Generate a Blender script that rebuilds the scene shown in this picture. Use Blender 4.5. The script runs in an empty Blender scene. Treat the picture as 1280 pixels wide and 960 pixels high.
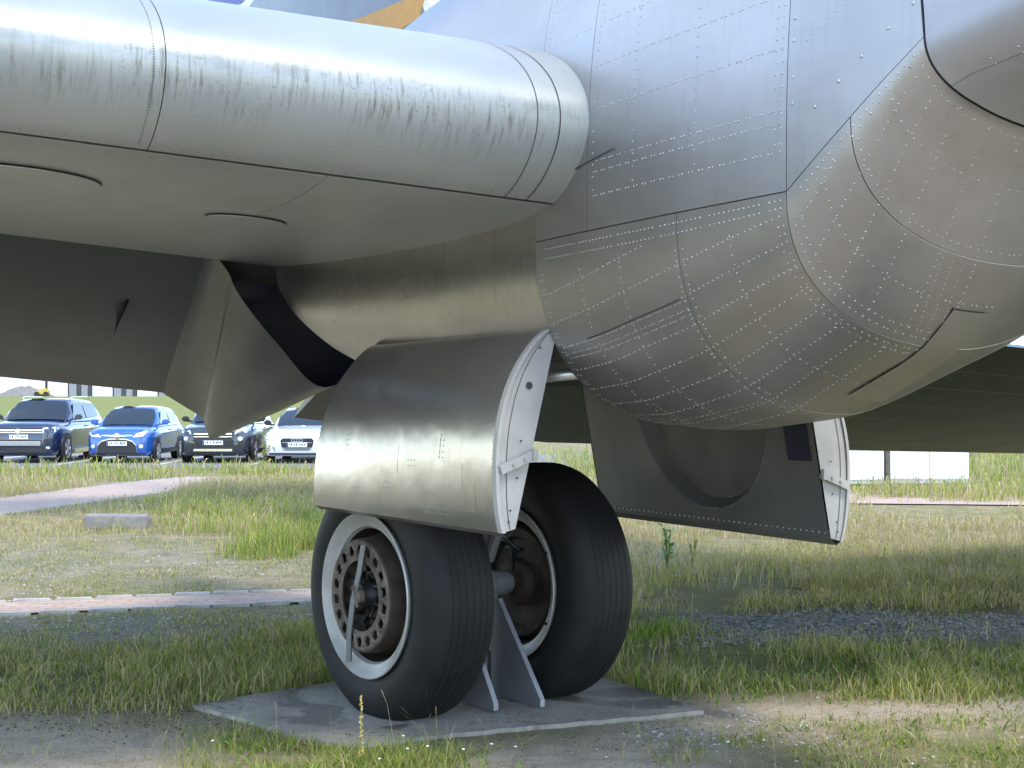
import bpy, bmesh, math, random
import numpy as np
from mathutils import Vector, Matrix
R = math.radians
random.seed(4); rng = np.random.default_rng(7)
scene = bpy.context.scene
COL = scene.collection

# ------------------------------------------------------------------ camera, sky, sun, exposure
FPX, HOR, EYE = 1800.0, 505.0, 1.55          # focal length in photo pixels, horizon row, eye height (m)
cam = bpy.data.cameras.new('camera'); camo = bpy.data.objects.new('camera', cam); COL.objects.link(camo)
cam.sensor_width = 36.0; cam.lens = 36.0 * FPX / 1280.0
cam.clip_start = 0.1; cam.clip_end = 5000
camo.location = (0, 0, EYE); camo.rotation_euler = (R(90) + math.atan((HOR - 480) / FPX), 0, 0)
scene.camera = camo
SUN_EL, SUN_AZ = 61.0, 146.0                  # azimuth: degrees from +Y (away from camera) towards +X
world = bpy.data.worlds.new('World'); scene.world = world; world.use_nodes = True
wn = world.node_tree.nodes; wl = world.node_tree.links
sky = wn.new('ShaderNodeTexSky'); sky.sky_type = 'NISHITA'; sky.sun_disc = False
sky.sun_elevation = R(SUN_EL); sky.sun_rotation = R(SUN_AZ); sky.dust_density = 0.35; sky.air_density = 1.0; sky.ozone_density = 1.5
bg = wn['Background']; bg.inputs['Strength'].default_value = 0.15
wtc = wn.new('ShaderNodeTexCoord'); wsep = wn.new('ShaderNodeSeparateXYZ'); wl.new(wtc.outputs['Generated'], wsep.inputs[0])
def wm(op, a, b):
    m = wn.new('ShaderNodeMath'); m.operation = op
    for i, q in enumerate((a, b)):
        if isinstance(q, (int, float)): m.inputs[i].default_value = q
        else: wl.new(q, m.inputs[i])
    return m.outputs[0]
wz = wm('MAXIMUM', wm('ADD', wsep.outputs[2], .12), .05); wcm = wn.new('ShaderNodeCombineXYZ')
wl.new(wm('DIVIDE', wsep.outputs[0], wz), wcm.inputs[0]); wl.new(wm('DIVIDE', wsep.outputs[1], wz), wcm.inputs[1])
wno = wn.new('ShaderNodeTexNoise'); wno.inputs['Scale'].default_value = .75; wno.inputs['Detail'].default_value = 7; wno.inputs['Roughness'].default_value = .58; wl.new(wcm.outputs[0], wno.inputs['Vector'])
wrp = wn.new('ShaderNodeValToRGB'); wrp.color_ramp.elements[0].position = .50; wrp.color_ramp.elements[1].position = .78; wl.new(wno.outputs['Fac'], wrp.inputs['Fac'])
wmx = wn.new('ShaderNodeMix'); wmx.data_type = 'RGBA'; wl.new(wm('MULTIPLY', wrp.outputs['Color'], .8), wmx.inputs[0]); wl.new(sky.outputs[0], wmx.inputs[6]); wmx.inputs[7].default_value = (7.6, 7.25, 6.9, 1)
wl.new(wmx.outputs[2], bg.inputs['Color'])
sl = bpy.data.lights.new('sun', 'SUN'); sl.energy = 0.95; sl.angle = R(14.0); sl.color = (1.0, 0.95, 0.87)
so = bpy.data.objects.new('sun', sl); COL.objects.link(so)
sd = Vector((math.sin(R(SUN_AZ)) * math.cos(R(SUN_EL)), math.cos(R(SUN_AZ)) * math.cos(R(SUN_EL)), math.sin(R(SUN_EL))))
so.rotation_euler = (-sd).to_track_quat('-Z', 'Y').to_euler(); so.location = (0, 0, 30)
vs = scene.view_settings; vs.view_transform = 'Standard'; vs.look = 'None'; vs.exposure = 2.12; vs.gamma = 1.0
vs.use_curve_mapping = False

# ------------------------------------------------------------------ helpers
def mesh_obj(name, verts, faces, mat=None, parent=None, smooth=False, sharp=None):
    me = bpy.data.meshes.new(name); me.from_pydata([tuple(v) for v in verts], [], faces)
    bm = bmesh.new(); bm.from_mesh(me); bmesh.ops.recalc_face_normals(bm, faces=bm.faces); bm.to_mesh(me); bm.free()
    me.update()
    if mat: me.materials.append(mat)
    if smooth:
        me.polygons.foreach_set('use_smooth', [True] * len(me.polygons))
        if sharp: me.set_sharp_from_angle(angle=R(sharp))
    o = bpy.data.objects.new(name, me); COL.objects.link(o)
    if parent: o.parent = parent
    return o
def tag(o, label=None, cat=None, group=None, kind=None):
    if label: o['label'] = label
    if cat: o['category'] = cat
    if group: o['group'] = group
    if kind: o['kind'] = kind
    return o
def empty(name, loc=(0, 0, 0), rz=0.0):
    o = bpy.data.objects.new(name, None); COL.objects.link(o); o.location = loc; o.rotation_euler = (0, 0, rz); o.empty_display_size = .2
    return o
class MB:
    """collects shapes, builds one mesh"""
    def __init__(s): s.v = []; s.f = []
    def add(s, vs, fs):
        n = len(s.v); s.v += [tuple(v) for v in vs]; s.f += [tuple(i + n for i in f) for f in fs]; return s
    def box(s, c, d, rot=None, bev=0.0):
        cx, cy, cz = c; dx, dy, dz = d[0] / 2, d[1] / 2, d[2] / 2
        bm = bmesh.new(); bmesh.ops.create_cube(bm, size=1.0)
        bmesh.ops.scale(bm, vec=(2 * dx, 2 * dy, 2 * dz), verts=bm.verts)
        if bev: bmesh.ops.bevel(bm, geom=bm.edges[:], offset=bev, segments=2, affect='EDGES')
        M = Matrix.Translation(c) @ (rot.to_4x4() if rot is not None else Matrix())
        bm.verts.index_update()
        s.add([M @ v.co for v in bm.verts], [[v.index for v in f.verts] for f in bm.faces]); bm.free(); return s
    def grid(s, P, closed=False):
        nr, nc = len(P), len(P[0]); fs = []
        for i in range(nr - 1):
            for j in range(nc - (0 if closed else 1)):
                k = (j + 1) % nc
                fs.append((i * nc + j, i * nc + k, (i + 1) * nc + k, (i + 1) * nc + j))
        return s.add([p for r in P for p in r], fs)
    def tube(s, pts, r, n=8, cap=True):
        pts = [Vector(p) for p in pts]; rings = []
        rr = r if isinstance(r, (list, tuple)) else [r] * len(pts)
        for i, p in enumerate(pts):
            d = (pts[min(i + 1, len(pts) - 1)] - pts[max(i - 1, 0)]).normalized()
            u = d.cross(Vector((0, 0, 1)));  u = u if u.length > 1e-3 else Vector((1, 0, 0)); u.normalize(); w = d.cross(u)
            rings.append([p + rr[i] * (math.cos(2 * math.pi * k / n) * u + math.sin(2 * math.pi * k / n) * w) for k in range(n)])
        b = len(s.v); s.grid(rings, closed=True)
        if cap: s.f.append(tuple(b + k for k in range(n))); s.f.append(tuple(b + (len(pts) - 1) * n + k for k in range(n)))
        return s
    def lathe(s, prof, n=48, axis='x', c=(0, 0, 0)):
        rings = []
        for k in range(n):
            th = 2 * math.pi * k / n; row = []
            for (r, a) in prof:
                if axis == 'x': p = (a, r * math.cos(th), r * math.sin(th))
                elif axis == 'y': p = (r * math.cos(th), a, r * math.sin(th))
                else: p = (r * math.cos(th), r * math.sin(th), a)
                row.append((p[0] + c[0], p[1] + c[1], p[2] + c[2]))
            rings.append(row)
        rings.append(rings[0]); return s.grid(rings)
    def build(s, name, mat, parent=None, smooth=False, sharp=None): return mesh_obj(name, s.v, s.f, mat, parent, smooth, sharp)
def interp(x, xs, ys): return float(np.interp(x, xs, ys))
def ground_at(px, py):                          # where a ray through a photo pixel meets the flat ground
    Y = FPX * EYE / (py - HOR); return ((px - 640) / FPX * Y, Y)
def on_plane(px, py, Y): return Vector(((px - 640) / FPX * Y, Y, EYE - (py - HOR) / FPX * Y))

# ------------------------------------------------------------------ materials
def newmat(name):
    m = bpy.data.materials.new(name); m.use_nodes = True
    nt = m.node_tree; b = nt.nodes['Principled BSDF']; return m, nt, b
def N(nt, typ, **kw):
    n = nt.nodes.new(typ)
    for k, v in kw.items(): setattr(n, k, v)
    return n
def ramp(nt, fac, stops, interp_='LINEAR'):
    r = nt.nodes.new('ShaderNodeValToRGB'); r.color_ramp.interpolation = interp_
    e = r.color_ramp.elements
    while len(e) < len(stops): e.new(0.5)
    for i, (p, c) in enumerate(stops): e[i].position = p; e[i].color = (c[0], c[1], c[2], 1) if not isinstance(c, (int, float)) else (c, c, c, 1)
    nt.links.new(fac, r.inputs['Fac']); return r.outputs['Color']
def noise(nt, scale, detail=4, rough=.55, vec=None, stretch=None, dist=0):
    tc = nt.nodes.new('ShaderNodeTexCoord'); src = tc.outputs['Object'] if vec is None else vec
    if stretch:
        mp = nt.nodes.new('ShaderNodeMapping'); mp.inputs['Scale'].default_value = stretch; nt.links.new(src, mp.inputs['Vector']); src = mp.outputs['Vector']
    n = nt.nodes.new('ShaderNodeTexNoise'); n.inputs['Scale'].default_value = scale; n.inputs['Detail'].default_value = detail
    n.inputs['Roughness'].default_value = rough; n.inputs['Distortion'].default_value = dist
    nt.links.new(src, n.inputs['Vector']); return n.outputs['Fac']
def mixc(nt, fac, a, b, mode='MIX'):
    m = nt.nodes.new('ShaderNodeMix'); m.data_type = 'RGBA'; m.blend_type = mode
    for sck, val in ((m.inputs[0], fac), (m.inputs[6], a), (m.inputs[7], b)):
        if hasattr(val, 'is_linked') or hasattr(val, 'links'): nt.links.new(val, sck)
        elif isinstance(val, (int, float)): sck.default_value = val
        else: sck.default_value = (val[0], val[1], val[2], 1)
    return m.outputs[2]
def mathn(nt, op, a, b=None, c=None):
    m = nt.nodes.new('ShaderNodeMath'); m.operation = op
    for i, val in enumerate((a, b, c)):
        if val is None: continue
        if isinstance(val, (int, float)): m.inputs[i].default_value = val
        else: nt.links.new(val, m.inputs[i])
    return m.outputs[0]
def bump(nt, bsdf, h, strength=.3, dist=.01, prev=None):
    b = nt.nodes.new('ShaderNodeBump'); b.inputs['Strength'].default_value = strength; b.inputs['Distance'].default_value = dist
    nt.links.new(h, b.inputs['Height'])
    if prev is not None: nt.links.new(prev, b.inputs['Normal'])
    nt.links.new(b.outputs[0], bsdf.inputs['Normal']); return b.outputs[0]
def simple(name, c, rough=.5, metal=0.0, var=.15, scale=6.0, bmp=0.0, bscale=60, spec=None, coat=0.0):
    m, nt, b = newmat(name)
    f = noise(nt, scale, 5)
    c0 = tuple(x * (1 - var) for x in c); c1 = tuple(min(1, x * (1 + var)) for x in c)
    nt.links.new(ramp(nt, f, [(.3, c0), (.7, c1)]), b.inputs['Base Color'])
    b.inputs['Roughness'].default_value = rough; b.inputs['Metallic'].default_value = metal
    if coat: b.inputs['Coat Weight'].default_value = coat; b.inputs['Coat Roughness'].default_value = .04
    if spec is not None: b.inputs['Specular IOR Level'].default_value = spec
    if bmp: bump(nt, b, noise(nt, bscale, 3), bmp, .01)
    return m
def metal_skin(name, c, rough, metal, brush=(1, 1, 1), dent=.1, dscale=2.2, streak=.0, rvar=.1, grime=(.16, .14, .10), gamt=.25):
    """weathered sheet aluminium: faint brushing, oil-canning, streaks of dirt"""
    m, nt, b = newmat(name)
    big = noise(nt, 1.7, 5); fine = noise(nt, 9, 6, .6, stretch=brush)
    col = ramp(nt, big, [(.3, tuple(x * .86 for x in c)), (.7, c)])
    col = mixc(nt, mathn(nt, 'MULTIPLY', ramp(nt, fine, [(.45, 0.0), (.75, 1.0)]), gamt), col, grime)
    if streak:
        st = noise(nt, 5, 4, .6, stretch=(9, 9, .7)); col = mixc(nt, mathn(nt, 'MULTIPLY', ramp(nt, st, [(.55, 0.0), (.8, 1.0)]), streak), col, (.10, .085, .06))
    oi = N(nt, 'ShaderNodeObjectInfo'); col = mixc(nt, 1.0, col, ramp(nt, oi.outputs['Random'], [(0, (.90, .90, .89)), (1, (1.0, 1.0, 1.0))]), 'MULTIPLY')
    nt.links.new(col, b.inputs['Base Color']); b.inputs['Metallic'].default_value = metal
    rr = mathn(nt, 'MULTIPLY_ADD', noise(nt, 4, 6, .65), rvar * 2, rough - rvar); nt.links.new(rr, b.inputs['Roughness'])
    p = bump(nt, b, noise(nt, dscale, 2, .4), dent, .02)
    bump(nt, b, noise(nt, 30, 4, .6, stretch=brush), .04, .004, p)
    return m

M = {}
M['skin'] = metal_skin('riveted_aluminium', (.405, .395, .388), .40, .90, (1, .15, 1), .20, 4.2, streak=.16, rvar=.05, gamt=.10)
M['skin_dull'] = metal_skin('dull_aluminium', (.42, .42, .41), .36, .85, (1, .15, 1), .10, 2.4, streak=.2)
M['cowl'] = metal_skin('cowl_aluminium', (.42, .42, .44), .55, .70, (1, .2, 1), .08, 3.0, streak=.12, rvar=.05, gamt=.1)
M['bay'] = metal_skin('polished_bay_skin', (.53, .505, .505), .26, .92, (1, .1, 1), .16, 3.6, streak=.5, rvar=.05, gamt=.2)
M['door'] = metal_skin('polished_door_skin', (.55, .525, .525), .30, .92, (1, .1, 1), .30, 4.5, streak=.2, rvar=.06, gamt=.1)
M['door_in'] = simple('door_inner_grey', (.125, .13, .124), .5, .3, .18, 3)
M['white'] = simple('off_white_primer', (.31, .305, .29), .5, .1, .2, 4)
M['flap'] = metal_skin('flap_grey', (.10, .110, .104), .40, .35, (.15, 1, 1), .06, 2.0, gamt=.15)
M['tailf'] = metal_skin('tail_fairing_grey', (.12, .121, .115), .33, .45, (1, .2, 1), .06, 2.2, gamt=.2)
M['navy'] = simple('dark_blue_bay_paint', (.012, .017, .035), .45, 0, .25, 4)
M['seam'] = simple('dark_seam', (.03, .028, .025), .7, 0, .2, 20)
M['rivet'] = simple('bright_rivet', (.40, .39, .38), .50, .88, .2, 30)
M['rivet_d'] = simple('dull_rivet', (.42, .42, .40), .4, .8, .15, 30)
def wing_mat():
    m, nt, b = newmat('weathered_wing_paint')
    tc = N(nt, 'ShaderNodeTexCoord'); sep = N(nt, 'ShaderNodeSeparateXYZ'); nt.links.new(tc.outputs['Object'], sep.inputs[0])
    base = ramp(nt, noise(nt, 1.4, 5), [(.3, (.25, .267, .26)), (.7, (.30, .318, .307))])
    # lichen and rain streaks below the nose line: run chordwise down the curve
    st = noise(nt, 13, 5, .68, stretch=(5.5, .5, .55)); st = ramp(nt, st, [(.50, 0.0), (.66, 1.0)])
    # band: height above the local nose, taken along the span
    zz = mathn(nt, 'SUBTRACT', sep.outputs[2], mathn(nt, 'MULTIPLY', mathn(nt, 'SUBTRACT', sep.outputs[0], .5), .040))
    band = N(nt, 'ShaderNodeMapRange', interpolation_type='SMOOTHSTEP'); nt.links.new(zz, band.inputs[0])
    band.inputs[1].default_value = 2.40; band.inputs[2].default_value = 2.60
    band2 = N(nt, 'ShaderNodeMapRange', interpolation_type='SMOOTHSTEP'); nt.links.new(zz, band2.inputs[0])
    band2.inputs[1].default_value = 2.735; band2.inputs[2].default_value = 2.66
    bb = mathn(nt, 'MULTIPLY', band.outputs[0], band2.outputs[0])
    cl = ramp(nt, noise(nt, 2.1, 3), [(.36, 0.05), (.62, 1.0)])
    k = mathn(nt, 'MULTIPLY', mathn(nt, 'MULTIPLY', st, bb), mathn(nt, 'MULTIPLY', cl, .85))
    col = mixc(nt, k, base, (.105, .105, .075))
    sp = noise(nt, 70, 3, .7); spk = mathn(nt, 'MULTIPLY', mathn(nt, 'MULTIPLY', ramp(nt, sp, [(.60, 0.0), (.70, 1.0)]), bb), mathn(nt, 'MULTIPLY', cl, .8))
    col = mixc(nt, spk, col, (.10, .11, .06))
    b3 = N(nt, 'ShaderNodeMapRange', interpolation_type='SMOOTHSTEP'); nt.links.new(zz, b3.inputs[0]); b3.inputs[1].default_value = 2.60; b3.inputs[2].default_value = 2.68
    sm = ramp(nt, noise(nt, 4.2, 7, .72, stretch=(.9, 2, 2)), [(.50, 0.0), (.70, 1.0)])
    col = mixc(nt, mathn(nt, 'MULTIPLY', mathn(nt, 'MULTIPLY', b3.outputs[0], band2.outputs[0]), mathn(nt, 'MULTIPLY', sm, .75)), col, (.10, .105, .07))
    long_ = ramp(nt, noise(nt, 7, 5, .6, stretch=(.25, 1.6, 1.6)), [(.5, 0.0), (.8, .32)])
    col = mixc(nt, long_, col, (.27, .27, .25))
    nt.links.new(col, b.inputs['Base Color']); b.inputs['Metallic'].default_value = .2
    nt.links.new(mathn(nt, 'MULTIPLY_ADD', noise(nt, 5, 6, .65), .2, .27), b.inputs['Roughness'])
    p = bump(nt, b, noise(nt, 2.0, 2), .05, .02); bump(nt, b, noise(nt, 16, 4, .6, stretch=(5, .5, .5)), .05, .006, p)
    return m
M['wing'] = wing_mat()
def tyre_mat():
    m, nt, b = newmat('worn_tyre_rubber')
    d = ramp(nt, noise(nt, 3.0, 6, .65), [(.35, (.007, .0072, .0072)), (.72, (.016, .0165, .0165))])
    d = mixc(nt, ramp(nt, noise(nt, 60, 4, .7), [(.62, 0.0), (.78, .30)]), d, (.045, .042, .037))
    nt.links.new(d, b.inputs['Base Color']); b.inputs['Roughness'].default_value = .66; b.inputs['Specular IOR Level'].default_value = .3
    p = bump(nt, b, noise(nt, 14, 5, .6, stretch=(9, 1, 1)), .12, .006); bump(nt, b, noise(nt, 120, 3), .08, .002, p)
    return m
M['tyre'] = tyre_mat()
M['rim'] = simple('painted_rim', (.35, .34, .315), .5, .25, .22, 5, .1, 40)
M['rust'] = simple('rusty_drum', (.040, .027, .020), .75, .3, .5, 9, .3, 50)
M['brake'] = simple('brake_ring_steel', (.125, .10, .083), .75, .3, .45, 14, .2, 60)
M['blackm'] = simple('oily_black_metal', (.018, .018, .018), .5, .3, .4, 12)
M['steel'] = simple('grey_painted_steel', (.15, .15, .155), .55, .2, .18, 5, .08, 40)
M['steel_l'] = simple('light_steel_edge', (.30, .30, .31), .5, .3, .2, 8)
M['alu'] = simple('bare_tube_aluminium', (.55, .56, .55), .35, .8, .1, 8)
M['conc'] = None
def slab_mat():
    m, nt, b = newmat('stained_concrete')
    c = ramp(nt, noise(nt, 2.3, 7, .65), [(.3, (.22, .195, .155)), (.7, (.40, .365, .305))])
    w = ramp(nt, noise(nt, 1.9, 4, .6, dist=.6), [(.535, 0.0), (.60, 1.0)])
    c = mixc(nt, mathn(nt, 'MULTIPLY', w, .75), c, (.06, .045, .03))
    c = mixc(nt, ramp(nt, noise(nt, 26, 6, .75), [(.5, 0.0), (.75, .5)]), c, (.10, .085, .06))
    nt.links.new(c, b.inputs['Base Color'])
    nt.links.new(mathn(nt, 'MULTIPLY_ADD', w, -.22, .85), b.inputs['Roughness']); b.inputs['Specular IOR Level'].default_value = .3
    bump(nt, b, noise(nt, 40, 6, .7), .3, .01); return m
M['conc'] = slab_mat()

# ------------------------------------------------------------------ the ground
def softbox(X, Y, x0, x1, y0, y1, s):
    sg = lambda v: 1 / (1 + np.exp(-np.clip(v, -30, 30)))
    return sg((X - x0) / s) * sg((x1 - X) / s) * sg((Y - y0) / s) * sg((y1 - Y) / s)
def bank_z(X, Y):
    u = np.clip((Y - 96) / 34.0, 0, 1); return (u * u * (3 - 2 * u)) * 2.25
def vnoise(X, Y, s, seed=0):
    """cheap value noise on arrays"""
    x = X / s + 100 * seed + 1000; y = Y / s + 57 * seed + 1000
    xi = np.floor(x).astype(int); yi = np.floor(y).astype(int); fx = x - xi; fy = y - yi
    fx = fx * fx * (3 - 2 * fx); fy = fy * fy * (3 - 2 * fy)
    def h(i, j):
        n = (i * 374761393 + j * 668265263 + seed * 1442695041) & 0x7fffffff
        n = ((n ^ (n >> 13)) * 1274126177) & 0x7fffffff
        return ((n ^ (n >> 16)) & 0xffff) / 65535.0
    return (h(xi, yi) * (1 - fx) + h(xi + 1, yi) * fx) * (1 - fy) + (h(xi, yi + 1) * (1 - fx) + h(xi + 1, yi + 1) * fx) * fy
def seg_dist(X, Y, pts):
    d = np.full(len(X), 1e9)
    for (a_, b_) in zip(pts[:-1], pts[1:]):
        ax, ay = a_; bx, by = b_; dx, dy = bx - ax, by - ay; t = np.clip(((X - ax) * dx + (Y - ay) * dy) / (dx * dx + dy * dy), 0, 1); d = np.minimum(d, np.hypot(X - ax - t * dx, Y - ay - t * dy))
    return d
PATH1 = [ground_at(*p) for p in [(-420, 789), (0, 760), (390, 745), (560, 740), (700, 737)]]; PATH2 = [ground_at(*p) for p in [(-500, 690), (-150, 652), (0, 633), (110, 619), (200, 606), (290, 597)]]
def ground_relief(X, Y):
    X = np.asarray(X, float); Y = np.asarray(Y, float); bed = np.clip((.62 - seg_dist(X.ravel(), Y.ravel(), PATH1).reshape(X.shape)) / .2, 0, 1)
    return (1 - bed) * relief_(X, Y) - .012 * bed
def relief_(X, Y):
    near = np.clip((22 - Y) / 10, 0, 1) * np.clip((Y + 4) / 6, 0, 1)
    slabmask = softbox(X, Y, -1.75, .95, 6.5, 8.5, .12)
    return (.035 * (vnoise(X, Y, .9, 1) - .5) + .018 * (vnoise(X, Y, .22, 2) - .5)) * near * (1 - slabmask) - .012 * slabmask
def zones(X, Y):
    """bare sand and green turf weights by place"""
    n = vnoise(X, Y, .7, 3) - .5; n2 = vnoise(X, Y, .25, 4) - .5
    Xw = X + .5 * n + .25 * n2; Yw = Y + .5 * n + .3 * n2
    sand = softbox(Xw, Yw, -4.5, -1.15, 5.2, 7.25, .12) + softbox(Xw, Yw, -.35, 1.0, 5.0, 6.75, .1) + softbox(Xw, Yw, .5, 3.2, 6.75, 7.75, .1)
    sand += .92 * softbox(Xw, Yw, -22, 24, -45, 5.4, .4)
    green = softbox(Xw, Yw, -8, -.7, 7.6, 9.4, .25) + softbox(Xw, Yw, .5, 6, 7.75, 9.35, .2) + .6 * softbox(Xw, Yw, 1.0, 5, 5, 6.6, .25) + .5 * softbox(Xw, Yw, 0.4, 9, 11.2, 13.4, .4)
    green += (Y > 92) * 1.0 + softbox(Xw, Yw, -60, -3, 41, 92, 2)*.5
    gravel = softbox(Xw, Yw, .75, 9, 9.45, 10.7, .12) + .5 * softbox(Xw, Yw, -5, 0, 9.2, 10.3, .3) + .35 * softbox(Xw, Yw, -7, -1, 11.9, 17, .8)
    return np.clip(sand, 0, 1), np.clip(green, 0, 1), np.clip(gravel, 0, 1)
def ground_mat():
    m, nt, b = newmat('dry_ground')
    at = N(nt, 'ShaderNodeAttribute', attribute_name='zone'); sep = N(nt, 'ShaderNodeSeparateColor'); nt.links.new(at.outputs['Color'], sep.inputs[0])
    geo = N(nt, 'ShaderNodeNewGeometry'); P = geo.outputs['Position']
    def ns(s, d=6, r=.65): return noise(nt, s, d, r, vec=P)
    dry = ramp(nt, ns(3.2, 8, .7), [(.28, (.12, .10, .050)), (.5, (.24, .20, .105)), (.72, (.35, .295, .18))])
    turf = mixc(nt, ramp(nt, ns(1.1, 5), [(.45, 0.0), (.7, .75)]), dry, (.135, .15, .045))
    sand = ramp(nt, ns(5.0, 9, .72), [(.25, (.28, .23, .165)), (.5, (.45, .38, .285)), (.75, (.55, .47, .37))])
    green = ramp(nt, ns(6, 7, .7), [(.3, (.10, .115, .035)), (.7, (.23, .24, .075))])
    vo = N(nt, 'ShaderNodeTexVoronoi'); vo.inputs['Scale'].default_value = 42; nt.links.new(P, vo.inputs['Vector'])
    gv = N(nt, 'ShaderNodeSeparateColor'); nt.links.new(vo.outputs['Color'], gv.inputs[0])
    gravel = ramp(nt, gv.outputs[0], [(0, (.09, .088, .085)), (.6, (.20, .195, .19)), (1, (.40, .39, .37))])
    c = mixc(nt, sep.outputs[1], turf, green); c = mixc(nt, sep.outputs[2], c, gravel); c = mixc(nt, sep.outputs[0], c, sand)
    c = mixc(nt, ramp(nt, ns(34, 6, .75), [(.52, 0.0), (.72, .55)]), c, (.085, .068, .045))
    # scattered small pale stones
    v2 = N(nt, 'ShaderNodeTexVoronoi'); v2.inputs['Scale'].default_value = 16; nt.links.new(P, v2.inputs['Vector'])
    s2 = ramp(nt, v2.outputs['Distance'], [(.10, 1.0), (.16, 0.0)])
    g2 = N(nt, 'ShaderNodeSeparateColor'); nt.links.new(v2.outputs['Color'], g2.inputs[0])
    c = mixc(nt, mathn(nt, 'MULTIPLY', s2, ramp(nt, g2.outputs[1], [(.6, 0.0), (.75, .8)])), c, (.40, .38, .34))
    nt.links.new(c, b.inputs['Base Color']); b.inputs['Roughness'].default_value = .95; b.inputs['Specular IOR Level'].default_value = .15
    p = bump(nt, b, ns(9, 9, .75), .9, .04); bump(nt, b, vo.outputs['Distance'], .5, .01, p)
    return m
def build_ground():
    xs = np.concatenate([[-900, -400, -200, -100, -60], np.arange(-40, -12, 1.0), np.arange(-12, 12, .1), np.arange(12, 40, 1.0), [40, 60, 100, 200, 400, 900]])
    ys = np.concatenate([[-600, -200, -80, -40, -20, -10, -4, 0], np.arange(1, 4.6, .3), np.arange(4.6, 16, .07), np.arange(16, 40, .35), np.arange(40, 92, 3), np.arange(92, 136, 1.5), np.arange(136, 200, 8), [240, 320, 500, 800, 1500]])
    X, Y = np.meshgrid(xs, ys); Z = bank_z(X, Y) + ground_relief(X, Y)
    nx, ny = len(xs), len(ys)
    V = np.stack([X, Y, Z], -1).reshape(-1, 3)
    i = np.arange(ny - 1)[:, None] * nx + np.arange(nx - 1)[None]; F = np.stack([i, i + 1, i + nx + 1, i + nx], -1).reshape(-1, 4)
    me = bpy.data.meshes.new('ground'); me.vertices.add(len(V)); me.vertices.foreach_set('co', V.astype('f').ravel())
    me.loops.add(F.size); me.loops.foreach_set('vertex_index', F.ravel().astype('i')); me.polygons.add(len(F))
    me.polygons.foreach_set('loop_start', np.arange(0, F.size, 4, dtype='i')); me.polygons.foreach_set('use_smooth', np.ones(len(F), bool)); me.update(calc_edges=True)
    s, g, gr = zones(X.ravel(), Y.ravel())
    a = me.color_attributes.new('zone', 'FLOAT_COLOR', 'POINT'); a.data.foreach_set('color', np.stack([s, g, gr, np.ones_like(s)], -1).astype('f').ravel())
    me.materials.append(ground_mat()); o = bpy.data.objects.new('ground', me); COL.objects.link(o); tag(o, kind='structure')
build_ground()

def brick_path_mat():
    m, nt, b = newmat('pink_paver_path')
    geo = N(nt, 'ShaderNodeNewGeometry'); br = N(nt, 'ShaderNodeTexBrick'); br.inputs['Scale'].default_value = 1.0
    br.inputs['Brick Width'].default_value = .2; br.inputs['Row Height'].default_value = .1; br.inputs['Mortar Size'].default_value = .008
    br.inputs['Color1'].default_value = (.36, .235, .175, 1); br.inputs['Color2'].default_value = (.43, .30, .235, 1); br.inputs['Mortar'].default_value = (.20, .17, .13, 1)
    nt.links.new(geo.outputs['Position'], br.inputs['Vector'])
    c = mixc(nt, ramp(nt, noise(nt, 2.5, 6, vec=geo.outputs['Position']), [(.45, 0.0), (.75, .7)]), br.outputs['Color'], (.38, .33, .25))
    nt.links.new(c, b.inputs['Base Color']); b.inputs['Roughness'].default_value = .9; return m
M['path'] = brick_path_mat()
M['kerb'] = simple('pale_granite_setts', (.36, .35, .33), .8, 0, .25, 12, .3, 60)
M['asphalt'] = simple('car_park_asphalt', (.16, .155, .15), .9, 0, .2, 3, .2, 80)
M['whiteline'] = simple('white_line_paint', (.65, .65, .62), .7, 0, .1, 8)
M['road'] = simple('pale_road', (.36, .33, .30), .9, 0, .15, 2)

def path(name, pxl, width, kerbs=True):
    """pxl: photo pixels along the middle of the path, on the ground"""
    P = [Vector((*ground_at(x, y), 0)) for x, y in pxl]
    # resample
    Q = []
    for a, b_ in zip(P[:-1], P[1:]):
        n = max(2, int((b_ - a).length / .06)); Q += [a.lerp(b_, k / n) for k in range(n)]
    Q.append(P[-1])
    for _ in range(60): Q = [Q[0]] + [(Q[i - 1] + 2 * Q[i] + Q[i + 1]) / 4 for i in range(1, len(Q) - 1)] + [Q[-1]]
    L, Rr = [], []
    for i, q in enumerate(Q):
        d = (Q[min(i + 1, len(Q) - 1)] - Q[max(i - 1, 0)]).normalized(); n = Vector((-d.y, d.x, 0))
        L.append(q + n * width / 2); Rr.append(q - n * width / 2)
    z = .006
    o = MB().grid([[(*l.xy, z), (*r.xy, z)] for l, r in zip(L, Rr)]).build(name, M['path'], None); tag(o, kind='structure')
    if kerbs:
        proto = None; k = 0; step = .30 if kerbs is True else kerbs
        for line in (L, Rr):
            acc = 0; last = line[0]
            for i in range(1, len(line)):
                acc += (line[i] - line[i - 1]).length
                if acc >= step:
                    acc = 0; p = line[i]; d = (line[i] - line[i - 1]).normalized()
                    if p.x / max(p.y, .1) < -.48 or p.x / max(p.y, .1) > .48: continue
                    if proto is None:
                        c = MB().box((0, 0, 0), (step * .95, .075, .08), bev=.01).build('kerb_stone', M['kerb'], o); proto = c
                    else: c = proto.copy(); COL.objects.link(c); c.parent = o
                    c.location = (p.x, p.y, -.020 + random.uniform(-.005, .005)); c.rotation_euler = (random.uniform(-.05, .05), random.uniform(-.03, .03), math.atan2(d.y, d.x) + random.uniform(-.05, .05)); k += 1
    return o
path('paved_path', [(-420, 789), (0, 760), (390, 745), (560, 740), (700, 737)], .68)
path('curved_path', [(-500, 690), (-150, 652), (0, 633), (110, 619), (200, 606), (290, 597)], 1.9, kerbs=.45)
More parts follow.
